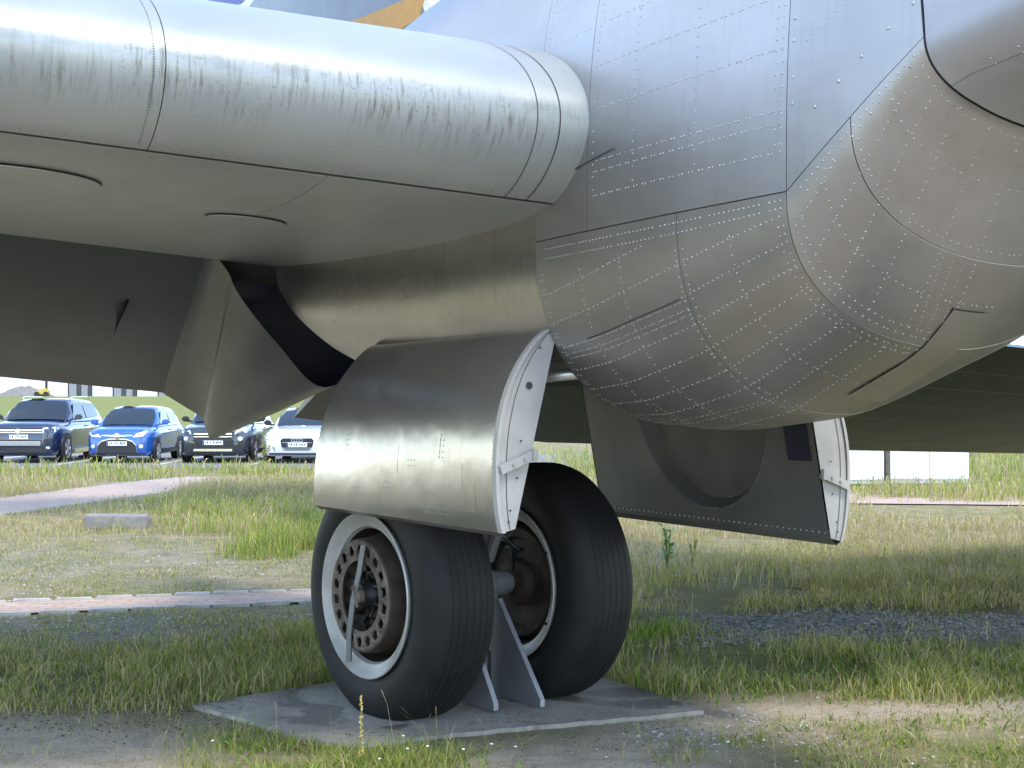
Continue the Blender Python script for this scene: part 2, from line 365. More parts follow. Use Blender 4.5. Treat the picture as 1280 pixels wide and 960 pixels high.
tag(mesh_obj('crossing_path', [(-3, 23.4, .02), (18, 20.4, .02), (18, 23.6, .02), (-3, 26.2, .02)], [(0, 1, 2, 3)], M['path']), kind='structure')
tag(mesh_obj('car_park', [(-40, 34.2, .018), (4, 34.2, .018), (4, 44, .018), (-40, 44, .018)], [(0, 1, 2, 3)], M['asphalt']), kind='structure')
for i, x in enumerate((-17.2, -14.4, -11.55, -9.0, -6.65, -4.0)):
    tag(mesh_obj('parking_line', [(x, 36, .024), (x + .12, 36, .024), (x + .12, 42.5, .024), (x, 42.5, .024)], [(0, 1, 2, 3)], M['whiteline']), kind='structure')
tag(mesh_obj('bank_road', [(-120, 138, 2.29), (60, 138, 2.29), (60, 150, 2.33), (-120, 150, 2.33)], [(0, 1, 2, 3)], M['road']), kind='structure')

# ------------------------------------------------------------------ aircraft frame: a = inboard, t = forward, z = up
TH = R(62.0)
A = Vector((math.sin(TH), math.cos(TH), 0)); F = Vector((math.cos(TH), -math.sin(TH), 0)); C0 = Vector((-.2, 7.52, 0))
air = empty('airliner', C0, math.atan2(-A.y, -A.x))
tag(air, 'parked propeller airliner with riveted bare metal engine nacelle and open main gear doors', 'aircraft')
def L(a, t, z): return (-a, t, z)               # to the airliner's own axes
AC = .24
ts = [-4.6, -1.5, -.5, .5, 1.6, 2.0, 2.6, 3.19, 3.45, 3.6, 3.72, 4.4, 5.0, 5.6]
ws = [.20, .84, .80, .765, .755, .765, .765, .745, .725, .70, .68, .66, .64, .56]
zws = [2.6, 2.3, 2.25, 2.21, 2.21, 2.21, 2.21, 2.21, 2.39, 2.50, 2.58, 2.70, 2.75, 2.8]
zbs = [2.4, 1.75, 1.6, 1.5, 1.46, 1.44, 1.50, 1.72, 1.96, 2.19, 2.36, 2.40, 2.42, 2.45]
zts = [2.7, 3.55, 3.72, 3.85, 3.90, 3.92, 3.92, 3.92, 3.92, 3.90, 3.88, 3.75, 3.65, 3.3]
def spl(t, ys):
    # smooth interpolation (average of neighbours)
    return (interp(t - .09, ts, ys) + 2 * interp(t, ts, ys) + interp(t + .09, ts, ys)) / 4
def S(t, v, off=0.0):
    """nacelle skin; v 0 at the side seam, 1 keel, -1 crown, beyond: far side"""
    w = spl(t, ws) + off; zw = interp(t, ts, zws); zb = spl(t, zbs) - off; zt = spl(t, zts) + off
    side = -1 if abs(v) <= 1 else 1
    u = abs(v) if abs(v) <= 1 else 2 - abs(v)
    th = u * math.pi / 2; n = (2.3 if v <= 1 else 1.7) if v > 0 else 2.6
    c = abs(math.cos(th)) ** (2 / n); s_ = abs(math.sin(th)) ** (2 / n)
    a = AC + side * w * c
    z = zw - (zw - zb) * s_ if v > 0 else zw + (zt - zw) * s_
    return Vector(L(a, t, z))
def Snorm(t, v):
    e = 1e-3; dt = S(t + e, v) - S(t - e, v)
    dv = S(t, min(v + e, .999 if v > 0 else -1e-4)) - S(t, max(v - e, 1e-4 if v > 0 else -.999))
    n = dt.cross(dv); n.normalize(); c = S(t, v) - Vector(L(AC, t, 2.3))
    return n if n.dot(c) > 0 else -n
nac = MB()
core_t = [1.585 + i * (5.6 - 1.585) / 60 for i in range(61)]
core_v = [-2 + 4 * j / 80 for j in range(80)]
nac.grid([[S(t, v, -.009) for v in core_v] for t in core_t], closed=True)
nacelle = nac.build('engine_nacelle', M['seam'], air, True)
# nose and rear bulkheads of the nacelle
for tt, nm, mm in ((5.6, 'nose_bulkhead', 'blackm'), (1.60, 'bay_bulkhead', 'navy')):
    ring = [S(tt, v, -.012) for v in core_v]; mesh_obj(nm, ring, [tuple(range(len(ring)))], M[mm], nacelle)
SKIN = .0
def panel(name, mat, tf, v0, v1, nt_, nv, parent, gap=.0015, off=0.0, skirt=.008):
    """a skin panel between stations tf(v)=(t0,t1) and lines v0,v1, with a folded edge"""
    P = []
    for i in range(nt_ + 1):
        row = []
        for j in range(nv + 1):
            v = v0 + (v1 - v0) * j / nv; t0, t1 = tf(v); t = (t0 + gap) + (t1 - t0 - 2 * gap) * i / nt_
            row.append(S(t, v, off))
        P.append(row)
    m = MB().grid(P)
    # skirt inwards
    border = [P[i][0] for i in range(nt_ + 1)] + [P[nt_][j] for j in range(1, nv + 1)] + [P[i][nv] for i in range(nt_ - 1, -1, -1)] + [P[0][j] for j in range(nv - 1, 0, -1)]
    def inner(p):
        c = Vector((-AC, p[1], 2.3)); d = (c - Vector(p)).normalized(); return Vector(p) + d * skirt
    m.grid([[p, inner(p)] for p in border + [border[0]]])
    return m.build(name, mat, parent, True, 40)
cst = lambda a_, b_: (lambda v: (a_, b_))
GU, GL = .00012, .0008                       # thin joint either side of the waterline seam
def fwall(v): return interp(v, [-1, -.35, 0, .5, 1], [3.40, 3.60, 3.72, 3.74, 3.74]) if abs(v) <= 1 else fwall((2 - abs(v)) * (1 if v > 0 else -1))
for (t0, t1) in ((1.6, 2.02), (2.02, 3.19), (3.19, None)):                 # upper side panels, above the waterline seam
    tf = (lambda v, a_=t0, b_=t1: (a_, b_ if b_ else fwall(v)))
    panel('skin_panel', M['skin'], tf, -.50, -GU, 24, 16, nacelle)
    panel('skin_panel', M['skin'], tf, -1.0, -.50 - .001, 24, 12, nacelle)
    panel('skin_panel', M['skin'], tf, -2.0, -1.0 - .001, 16, 20, nacelle)
for (t0, t1) in ((1.6, 2.62), (2.62, 3.19), (3.19, 3.46), (3.46, None)):   # chin panels
    vs_ = .64 if (t1 and t1 < 3) else 1.0
    tf = (lambda v, a_=t0, b_=t1: (a_, b_ if b_ else fwall(v)))
    panel('skin_panel', M['skin'], tf, GL, vs_, 22, 30, nacelle)
    if vs_ < 1: panel('skin_panel', M['skin'], tf, vs_ + .001, 1.0, 22, 14, nacelle)
    panel('skin_panel', M['skin'], tf, 1.0, 2.0, 22, 26, nacelle)
# cowling forward of the firewall, slightly recessed
for (v0, v1) in ((-2, -1), (-1, -.55), (-.55, -.08), (-.08, .34), (.34, 1.0), (1.0, 2.0)):
    panel('cowl_panel', M['cowl'], lambda v: (fwall(v) + .004, 5.6), v0 + .003, v1 - .003, 26, 14, nacelle, off=-.002)
# rear upper nacelle over the wing and bay side skins
for (v0, v1) in ((-1.0, -.12), (-2.0, -1.0)):
    panel('aft_skin_panel', M['skin'], cst(-4.5, 1.6), v0 + .003, v1 - .003, 40, 14, nacelle)
def bay_t(v):   # rear cut of the bay side skin runs forward as it goes down
    z = S(.3, v).z if v > 0 else 2.4
    return (interp(z, [1.66, 1.78, 1.95, 2.15, 2.4], [-.80, -1.00, -1.22, -1.40, -1.47]), 1.598)
panel('bay_side_skin', M['bay'], bay_t, -.12, .40, 40, 24, nacelle, off=-.004)
panel('bay_side_skin', M['bay'], lambda v: bay_t(2 - v), 1.60, 2.0, 40, 14, nacelle, off=-.004)
# the lower rear corner of the side skin, below the hinge line
P = []
for i in range(17):
    row = []
    for j in range(9):
        v = .40 + .26 * j / 8; t0_ = bay_t(.40)[0] + (-.50 - bay_t(.40)[0]) * (j / 8) ** 1.3; t1_ = .40 + (-.30 - .40) * (j / 8) ** .7
        row.append(S(t0_ + (t1_ - t0_) * i / 16, v, -.004))
    P.append(row)
MB().grid(P).build('bay_side_corner', M['bay'], nacelle, True)
# wheel bay lining
bl = MB(); bl.grid([[L(a, t, 2.36) for a in (-.62, 0, .5, 1.0)] for t in (-2.4, -1.0, .5, 1.58)])
bl.grid([[L(.92, t, z) for z in (1.66, 2.36)] for t in (-1.2, 1.58)])
bl.build('bay_lining', M['navy'], nacelle)
# rivets ---------------------------------------------------------------------------------
class Rivets:
    def __init__(s): s.p = []; s.n = []; s.r = []
    def add(s, p, n, r): s.p.append(p); s.n.append(n); s.r.append(r)
    def build(s, name, mat, parent):
        if not s.p: return
        Pp = np.array([tuple(p) for p in s.p]); Nn = np.array([tuple(n) for n in s.n]); r = np.array(s.r)[:, None]
        up = np.where(np.abs(Nn[:, 2:3]) > .9, np.array([[1., 0, 0]]), np.array([[0, 0, 1.]]))
        U = np.cross(Nn, up); U /= np.linalg.norm(U, axis=1, keepdims=True); W = np.cross(Nn, U)
        vs_ = []; k = 6
        for (rad, h) in ((1.0, -.1), (.82, .32), (.40, .50)):
            for q in range(k):
                th = 2 * math.pi * q / k; vs_.append(Pp + r * (rad * (math.cos(th) * U + math.sin(th) * W) + h * Nn))
        V = np.stack(vs_, 1).reshape(-1, 3); m = 3 * k; fs = []
        base = []
        for lv in range(2):
            for q in range(k): base.append((lv * k + q, lv * k + (q + 1) % k, (lv + 1) * k + (q + 1) % k, (lv + 1) * k + q))
        top = tuple(2 * k + q for q in range(k))
        for i in range(len(Pp)):
            o = i * m; fs += [tuple(x + o for x in f) for f in base]; fs.append(tuple(x + o for x in top))
        me = bpy.data.meshes.new(name); me.from_pydata(V.tolist(), [], fs); me.materials.append(mat)
        me.polygons.foreach_set('use_smooth', [True] * len(me.polygons)); me.update()
        o = bpy.data.objects.new(name, me); COL.objects.link(o); o.parent = parent; tag(o, kind='stuff'); return o
rv = Rivets()
def rivet_line(tv, step=.029, r=.0042, cond=None):
    """tv: list of (t,v) way points"""
    carry = 0.0
    for (p, q) in zip(tv[:-1], tv[1:]):
        n = 60; prev = S(*p)
        for k in range(1, n + 1):
            t = p[0] + (q[0] - p[0]) * k / n; v = p[1] + (q[1] - p[1]) * k / n
            cur = S(t, v); carry += (cur - prev).length; prev = cur
            if carry >= step:
                carry -= step
                if cond and not cond(t, v): continue
                if abs(v) < .012: continue
                nn = Snorm(t, v); rv.add(cur, nn, r * 1.0 * random.uniform(.85, 1.12))
# upper stringer rows
for v in (-.055, -.115, -.175, -.24, -.305, -.37, -.44, -.52, -.60, -.68):
    rivet_line([(2.05, v), (3.16, v)]); rivet_line([(1.63, v), (2.0, v)], step=.034, r=.0035)
for v in (-.10, -.20, -.30, -.42): rivet_line([(3.24, v), (3.66, v)], step=.034, r=.0035)
for t in (1.635, 2.06, 2.34, 2.72, 3.135, 3.165): rivet_line([(t, -.015), (t, -.75)], step=.034)
for t in (3.215,): rivet_line([(t, -.03), (t, -.75)], step=.085, r=.006)
for dv in (.022, .044): rivet_line([(2.03, -dv), (3.16, -dv)], step=.028)
for dv in (.02, .045): rivet_line([(1.63, dv), (3.16, dv)], step=.028)
rivet_line([(3.22, -.03), (3.70, -.03)], step=.11, r=.0065)
rivet_line([(3.22, .035), (3.70, .035)], step=.03); rivet_line([(3.24, .07), (3.70, .07)], step=.045)
# chin rows: they climb forwards across the waterlines
for v0 in (.16, .26, .36, .46, .56, .66, .76, .86, .96):
    rivet_line([(1.63, v0), (2.62, v0 - .13), (3.16, v0 - .19)], cond=lambda t, v: v > .06)
for v0 in (.335, .365, .385): rivet_line([(1.63, v0 + .02), (2.6, v0 - .09)], step=.022, r=.0036)
for v0 in (.14, .30, .46, .62, .78, .92):
    rivet_line([(3.22, v0), (3.71, v0 - .16)], step=.030, cond=lambda t, v: v > .08)
for t in (1.63, 1.655, 1.95, 2.24, 2.60, 2.645, 2.90, 3.14, 3.165, 3.215, 3.24, 3.345, 3.48, 3.60, 3.705):
    rivet_line([(t, .06), (t, 1.0)], step=.030 if t < 3.6 else .034)
rivet_line([(1.68, .80), (2.58, .72)], step=.024, r=.0032)
for t in (2.0, 2.25): rivet_line([(t, .62), (t, .80)], step=.02, r=.003)
for v in (.72, .76, .80): rivet_line([(3.22, v + .1), (3.45, v)], step=.022, r=.003)
# cowl fasteners
for v in (-.12, -.08, .30, .34): rivet_line([(3.78, v), (5.2, v)], step=.10, r=.005)
rv.build('rivet_rows', M['rivet'], nacelle)
# access flap and streak slit on the chin, small wedge fairing at the wing root
sl_ = MB()
P = []
for k in range(13):
    t = 1.89 + .68 * k / 12; v = .315 - .080 * k / 12
    p = S(t, v, .002); q = S(t, v + .0045, .004); P.append([p, q])
sl_.grid(P).build('louvre_slit', M['seam'], nacelle)
def chin_patch(name, pts, mat, off):
    return mesh_obj(name, [S(t, v, off) for t, v in pts], [tuple(range(len(pts)))], mat, nacelle)
hat = MB(); P = []
for i in range(9):
    t = 2.80 + .53 * i / 8; row = []
    for j in range(5):
        v = .892 + .108 * j / 4 - .02 * i / 8
        row.append(S(t, v, .006 + .012 * max(0, 1 - i / 8) * (j / 4)))
    P.append(row)
hat.grid(P); hat.build('chin_hatch', M['skin'], nacelle, True)
chin_patch('chin_hatch_gap', [(2.98, .885), (3.33, .868), (3.335, .873), (2.98, .889)], M['seam'], .004)
MB().grid([[S(1.90 + .32 * i / 8, -.050 - .012 * i / 8, .004), S(1.90 + .32 * i / 8, -.0512 - .012 * i / 8, .008 - .005 * i / 8)] for i in range(9)]).build('wedge_edge', M['seam'], nacelle)

# ------------------------------------------------------------------ wing
DIH = math.tan(R(2.4))
# section (t offset from nose, z from nose) at the root: upper rear -> nose -> lower rear
UP = [(-3.5, .22), (-2.6, .40), (-1.7, .50), (-1.0, .48), (-.55, .40), (-.28, .30), (-.12, .20), (-.03, .10), (0, 0)]
LO = [(-.03, -.10), (-.11, -.19), (-.24, -.265), (-.42, -.30), (-.8, -.325), (-1.5, -.33), (-2.5, -.31), (-3.45, -.27)]
SEC = UP + LO
def sec_smooth():
    P = [Vector((p[0], p[1])) for p in SEC]; out = []
    for i in range(len(P) - 1):   # Catmull-Rom
        p0 = P[max(i - 1, 0)]; p1 = P[i]; p2 = P[i + 1]; p3 = P[min(i + 2, len(P) - 1)]
        for k in range(5):
            s_ = k / 5; out.append(.5 * ((2 * p1) + (p2 - p0) * s_ + (2 * p0 - 5 * p1 + 4 * p2 - p3) * s_ ** 2 + (3 * p1 - p0 - 3 * p2 + p3) * s_ ** 3))
    out.append(P[-1]); return out
SS = sec_smooth(); NS = len(SS)
I_SEAM = 5 * (len(UP) - 1) + 5 * 3 + 2         # lower seam behind the nose
def wingp(s, i, off=0.0):
    """s: metres outboard of the root (negative inboard), i: index along section"""
    k = 1 - .050 * s if s > 0 else 1.0
    x, z = SS[i]
    if off:
        d = SS[min(i + 1, NS - 1)] - SS[max(i - 1, 0)]; nrm = Vector((d.y, -d.x)).normalized()
        # outward = away from the chord
        if nrm.dot(Vector((x + 1.2, z))) < 0: nrm = -nrm
        x += nrm.x * off; z += nrm.y * off
    tn = 2.02 - .05 * s if s > 0 else 2.02
    return Vector(L(-.5 - s, tn + x * (k if s > 0 else 1), 2.63 + DIH * s + z * k))
def wing_grid(s0, s1, i0, i1, n, off=0.0):
    return [[wingp(s0 + (s1 - s0) * k / n, i, off) for i in range(i0, i1 + 1)] for k in range(n + 1)]
wing = MB().grid(wing_grid(-.35, 9.0, 0, NS - 1, 24)).build('wing', M['seam'], air, True)
def wpanel(name, s0, s1, i0, i1, mat, par, n=14, off=.006, gap=.002):
    P = wing_grid(s0 + gap, s1 - gap, i0, i1, n, off); m = MB().grid(P); Q = wing_grid(s0 + gap, s1 - gap, i0, i1, n, -.002)
    m.grid([P[0], Q[0]]); m.grid([P[-1], Q[-1]]); m.grid([[p[0] for p in P], [p[0] for p in Q]]); m.grid([[p[-1] for p in P], [p[-1] for p in Q]])
    return m.build(name, mat, par, True, 50)
IT = 12
wpanel('leading_edge_panel', -.3, 1.62, IT, I_SEAM - 1, M['wing'], wing, 20)
wpanel('leading_edge_panel', 1.62, 5.2, IT, I_SEAM - 1, M['wing'], wing, 20)
wpanel('leading_edge_panel', 5.2, 9.0, IT, I_SEAM - 1, M['wing'], wing, 20)
wpanel('upper_skin_panel', -.3, 9.0, 0, IT - 1, M['wing'], wing, 20)
wpanel('lower_skin_panel', -.3, .95, I_SEAM + 0, NS - 1, M['wing'], wing, 12, .005)
wpanel('lower_skin_panel', .95, 9.0, I_SEAM + 0, NS - 1, M['wing'], wing, 20, .005, .001)
# rivet row along the leading edge joint, root bands
rw = Rivets()
for i in range(IT + 4, I_SEAM - 2):
    for q in (0, .5):
        p = wingp(1.66, i, .006).lerp(wingp(1.66, i + 1, .006), q); c = wingp(1.66, 30, 0) * .0 + Vector((p.x, 1.0, 2.6)); n = (p - c).normalized(); rw.add(p, n, .0032)
for k in range(64):
    s_ = -.1 + k * .05; p = wingp(s_, I_SEAM - 2, .006); rw.add(p, Vector((0, .45, -.9)).normalized(), .0028)
rw.build('rivet_rows', M['brake'], wing)
for s_, hw in ((.14, .0022), (.235, .0016)):
    MB().grid([[wingp(s_ - hw, i, .0085), wingp(s_ + hw, i, .0085)] for i in range(IT, I_SEAM)]).build('root_band', M['seam'], wing, True)
# access covers on the underside
def cover(s_, i, rs, rt, nm='access_cover'):
    p = wingp(s_, i, .007); o = wingp(s_ + .1, i, .007) - p; o.normalize(); f = (wingp(s_, i - 1, .007) - wingp(s_, i + 1, .007)).normalized()
    n = o.cross(f); n = n if n.z < 0 else -n
    rim_ = [p + n * .004 + o * rs * math.cos(2 * math.pi * k / 32) + f * rt * math.sin(2 * math.pi * k / 32) for k in range(32)]
    rim2 = [p + n * .004 + o * (rs - .005) * math.cos(2 * math.pi * k / 32) + f * (rt - .005) * math.sin(2 * math.pi * k / 32) for k in range(32)]
    top = [q + n * .004 for q in rim2]
    c = mesh_obj(nm, top + rim2, [tuple(range(32))] + [(k, (k + 1) % 32, 32 + (k + 1) % 32, 32 + k) for k in range(32)], M['wing'], wing)
    MB().grid([[a_, b_] for a_, b_ in zip(rim_ + rim_[:1], rim2 + rim2[:1])]).build('cover_joint', M['seam'], c)
cover(1.95, 66, .30, .20); cover(2.9, 60, .28, .18); cover(.95, 69, .18, .13)
# inboard wing to the fuselage
def iw(a, x, z): return Vector(L(a, 2.02 + x, 2.63 - .035 * (a + .5) + z))
MB().grid([[iw(a, p[0], p[1]) for p in SS] for a in (.9, 2, 3, 4.2, 5.5, 7, 9)]).build('inboard_wing', M['skin_dull'], air, True)

# ------------------------------------------------------------------ flaps
def flap(name, stations, mat, rows_t=14, hinge=None):
    """stations: (a, t_hinge, z_hinge, t_te, z_te)"""
    lo, hi = [], []
    for (a, th, zh, tt, zt) in stations:
        lo.append([L(a, th + (tt - th) * k / rows_t, zh + (zt - zh) * (k / rows_t) - .05 * math.sin(math.pi * k / rows_t) * .6) for k in range(rows_t + 1)])
        hi.append([L(a, th + (tt - th) * k / rows_t, zh + (zt - zh) * (k / rows_t) + .006 + .16 * (1 - k / rows_t) ** .7 * min(1, k / 1.5)) for k in range(rows_t + 1)])
    m = MB().grid(lo).grid(hi)
    for e in (0, -1): m.grid([lo[e], hi[e]])
    m.grid([[p[-1] for p in lo], [p[-1] for p in hi]]); m.grid([[p[0] for p in lo], [p[0] for p in hi]])
    return m.build(name, mat, air, True, 45)
ofl = []
for k in range(13):
    s_ = k / 12; a = -.35 - 8.4 * s_; ofl.append((a, -1.46 - .02 * (-a), 2.36 + .085 * (-.5 - a), -3.5 + .03 * (-a), 1.60 + .092 * (-.4 - a)))
of = flap('outboard_flap', ofl, M['flap'])
ifl = [(a, -1.44, interp(a, [.2, 7.8], [2.30, 1.86]), -3.5, interp(a, [.3, .5, 2.4, 5.7, 7.8, 9.5], [1.45, 1.42, 1.237, 1.12, 1.06, 1.02])) for a in (.25, .5, 1, 1.7, 2.4, 3.5, 4.6, 5.7, 6.8, 7.8, 9.5)]
inf = flap('inboard_flap', ifl, M['flap'])
rf = Rivets()
for row, kk in enumerate((.2, .34, .5, .64, .78, .9, .985)):
    for q in range(260 if kk > .95 else 190):
        a = 4.2 + q * (4.6 / (260 if kk > .95 else 190)); th, zh, tt = -1.44, interp(a, [.2, 7.8], [2.30, 1.86]), -3.5
        zt = interp(a, [.3, .5, 2.4, 5.7, 7.8, 9.5], [1.45, 1.42, 1.237, 1.12, 1.06, 1.02])
        rf.add(Vector(L(a, th + (tt - th) * kk, zh + (zt - zh) * kk - .03 * math.sin(math.pi * kk))), Vector((0, .3, -.95)), .006)
rf.build('rivet_rows', M['rivet_d'], inf)
# blade aerial under the outboard flap
MB().add([L(-1.32, -2.05, 2.20), L(-1.32, -2.32, 2.10), L(-1.34, -2.32, 1.98), L(-1.30, -2.05, 2.20), L(-1.30, -2.32, 2.10)], [(0, 1, 2), (3, 4, 2), (0, 3, 2), (1, 4, 2)]).build('blade_aerial', M['blackm'], of)
# nacelle tail fairing that droops with the flap
T0 = [(-1.20, -1.48, 2.345), (-1.00, -1.42, 2.34), (-.90, -1.40, 2.325), (-.81, -1.44, 2.18), (-.56, -1.50, 1.91), (-.22, -1.60, 1.65), (.15, -1.55, 1.91), (.45, -1.48, 2.18), (.62, -1.44, 2.30)]
T1_ = [(-.78, -3.48, 1.645), (-.60, -3.52, 1.60), (-.42, -3.60, 1.45), (-.385, -3.66, 1.40), (-.345, -3.72, 1.34), (-.30, -3.78, 1.28), (-.25, -3.72, 1.34), (-.12, -3.60, 1.45), (.10, -3.5, 1.52)]
def crom(P, n):
    out = []; P = [Vector(p) for p in P]
    for i in range(len(P) - 1):
        p0 = P[max(i - 1, 0)]; p1 = P[i]; p2 = P[i + 1]; p3 = P[min(i + 2, len(P) - 1)]
        for k in range(n):
            s_ = k / n; out.append(.5 * ((2 * p1) + (p2 - p0) * s_ + (2 * p0 - 5 * p1 + 4 * p2 - p3) * s_ ** 2 + (3 * p1 - p0 - 3 * p2 + p3) * s_ ** 3))
    out.append(P[-1]); return out
def tail_sec(k):
    pts = []
    for p, q in zip(T0, T1_):
        v = Vector(p).lerp(Vector(q), k); pts.append(v)
    pts[0].z = flapz(pts[0].x, pts[0].y) + .02; pts[1].z = flapz(pts[1].x, pts[1].y) - .004 - .05 * k; pts[2].z = min(pts[2].z, flapz(pts[2].x, pts[2].y) - .03)
    pts[2].z -= .10 * math.sin(math.pi * k) ; pts[3].z -= .05 * math.sin(math.pi * k); pts[3].x -= .05 * math.sin(math.pi * k); pts[4].x -= .09 * math.sin(math.pi * k); pts[4].z -= .03 * math.sin(math.pi * k); pts[6].x += .09 * math.sin(math.pi * k)
    return [L(*p) for p in crom(pts, 6)]
def flapz(a, t):
    th, zh, tt, zt = -1.46 - .02 * (-a), 2.36 + .085 * (-.5 - a), -3.5 + .03 * (-a), 1.60 + .092 * (-.4 - a); k = (t - th) / (tt - th)
    return zh + (zt - zh) * k - .03 * math.sin(math.pi * min(1, max(0, k)))
TS = [tail_sec(k / 24) for k in range(25)]
tf_ = MB().grid(TS).build('nacelle_tail_fairing', M['tailf'], air, True)
wr = [Vector(p) for p in TS[3]]; mesh_obj('rear_bay_wall', [wr[0] + Vector((0, 0, .25))] + wr[6:] + [wr[-1] + Vector((0, 0, .25))], [tuple(range(len(wr) - 4))], M['navy'], nacelle)
MB().grid([[Vector(TS[k][13]) + Vector((.004, 0, -.004)), Vector(TS[k][14]) + Vector((.004, 0, -.004))] for k in range(9, 22)]).build('fairing_slit', M['seam'], tf_)

# ------------------------------------------------------------------ fuselage and tail (mostly hidden by wing and nacelle)
fz = MB(); FA, FZC, FR = 4.2, 3.55, 1.5; P = []
for t in np.linspace(10, -19, 40):
    if t > 4: r = FR * math.sqrt(max(0.001, 1 - ((t - 4) / 6.05) ** 2)); zc = FZC
    elif t > -6: r = FR; zc = FZC
    else: u = (-6 - t) / 13; r = FR * (1 - u * .93); zc = FZC + .9 * u
    P.append([L(FA + r * math.cos(2 * math.pi * k / 32), t, zc + r * 1.03 * math.sin(2 * math.pi * k / 32)) for k in range(32)])
fuse = fz.grid(P, closed=True).build('fuselage', M['skin_dull'], air, True)
M['fin_grey'] = simple('fin_grey_paint', (.26, .28, .31), .5, .3, .12, 1.5)
M['orange'] = simple('orange_paint', (.62, .30, .05), .5, 0, .1, 4)
M['blue'] = simple('royal_blue_paint', (.045, .055, .28), .5, 0, .1, 4)
M['fin_white'] = simple('fin_white_paint', (.62, .64, .66), .5, 0, .1, 4)
def fin(a, pts, th=.12):
    n = len(pts); v = [L(a - th / 2, t, z) for t, z in pts] + [L(a + th / 2, t, z) for t, z in pts]
    return mesh_obj('tail_fin', v, [tuple(range(n)), tuple(range(2 * n - 1, n - 1, -1))] + [(i, (i + 1) % n, n + (i + 1) % n, n + i) for i in range(n)], M['fin_grey'], air)
fin1 = fin(4.2, [(-6.5, 4.9), (-9.5, 6.2), (-11.3, 8.8), (-12.4, 10.4), (-17.0, 10.6), (-18.5, 8.0), (-18.0, 4.8)])
fin2 = fin(1.6, [(-10.5, 4.2), (-11.3, 6.6), (-12.2, 9.0), (-14.5, 9.4), (-16.0, 8.5), (-16.4, 5.0), (-15.5, 3.8)])
hs = MB().grid([[L(a, t, z) for t, z in ((-11.6, 4.75), (-12.6, 4.86), (-15.0, 4.78), (-15.0, 4.72), (-12.6, 4.62))] for a in (-.2, 1.6, 4.2, 6.8, 8.6)], closed=True).build('tailplane', M['skin_dull'], air, True)
def finpatch(f, a, pts, mat, nm):      # painted field on a fin's near side
    return mesh_obj(nm, [L(a - .064, t, z) for t, z in pts], [tuple(range(len(pts)))], mat, f)
def fin_px(a, px, py):                 # photo pixel -> (t, z) on the fin plane
    o = C0 + A * a; k = (px - 640) / FPX; t = (k * o.y - o.x) / (F.x - k * F.y); Y = o.y + t * F.y
    return (t, EYE - (py - HOR) / FPX * Y)

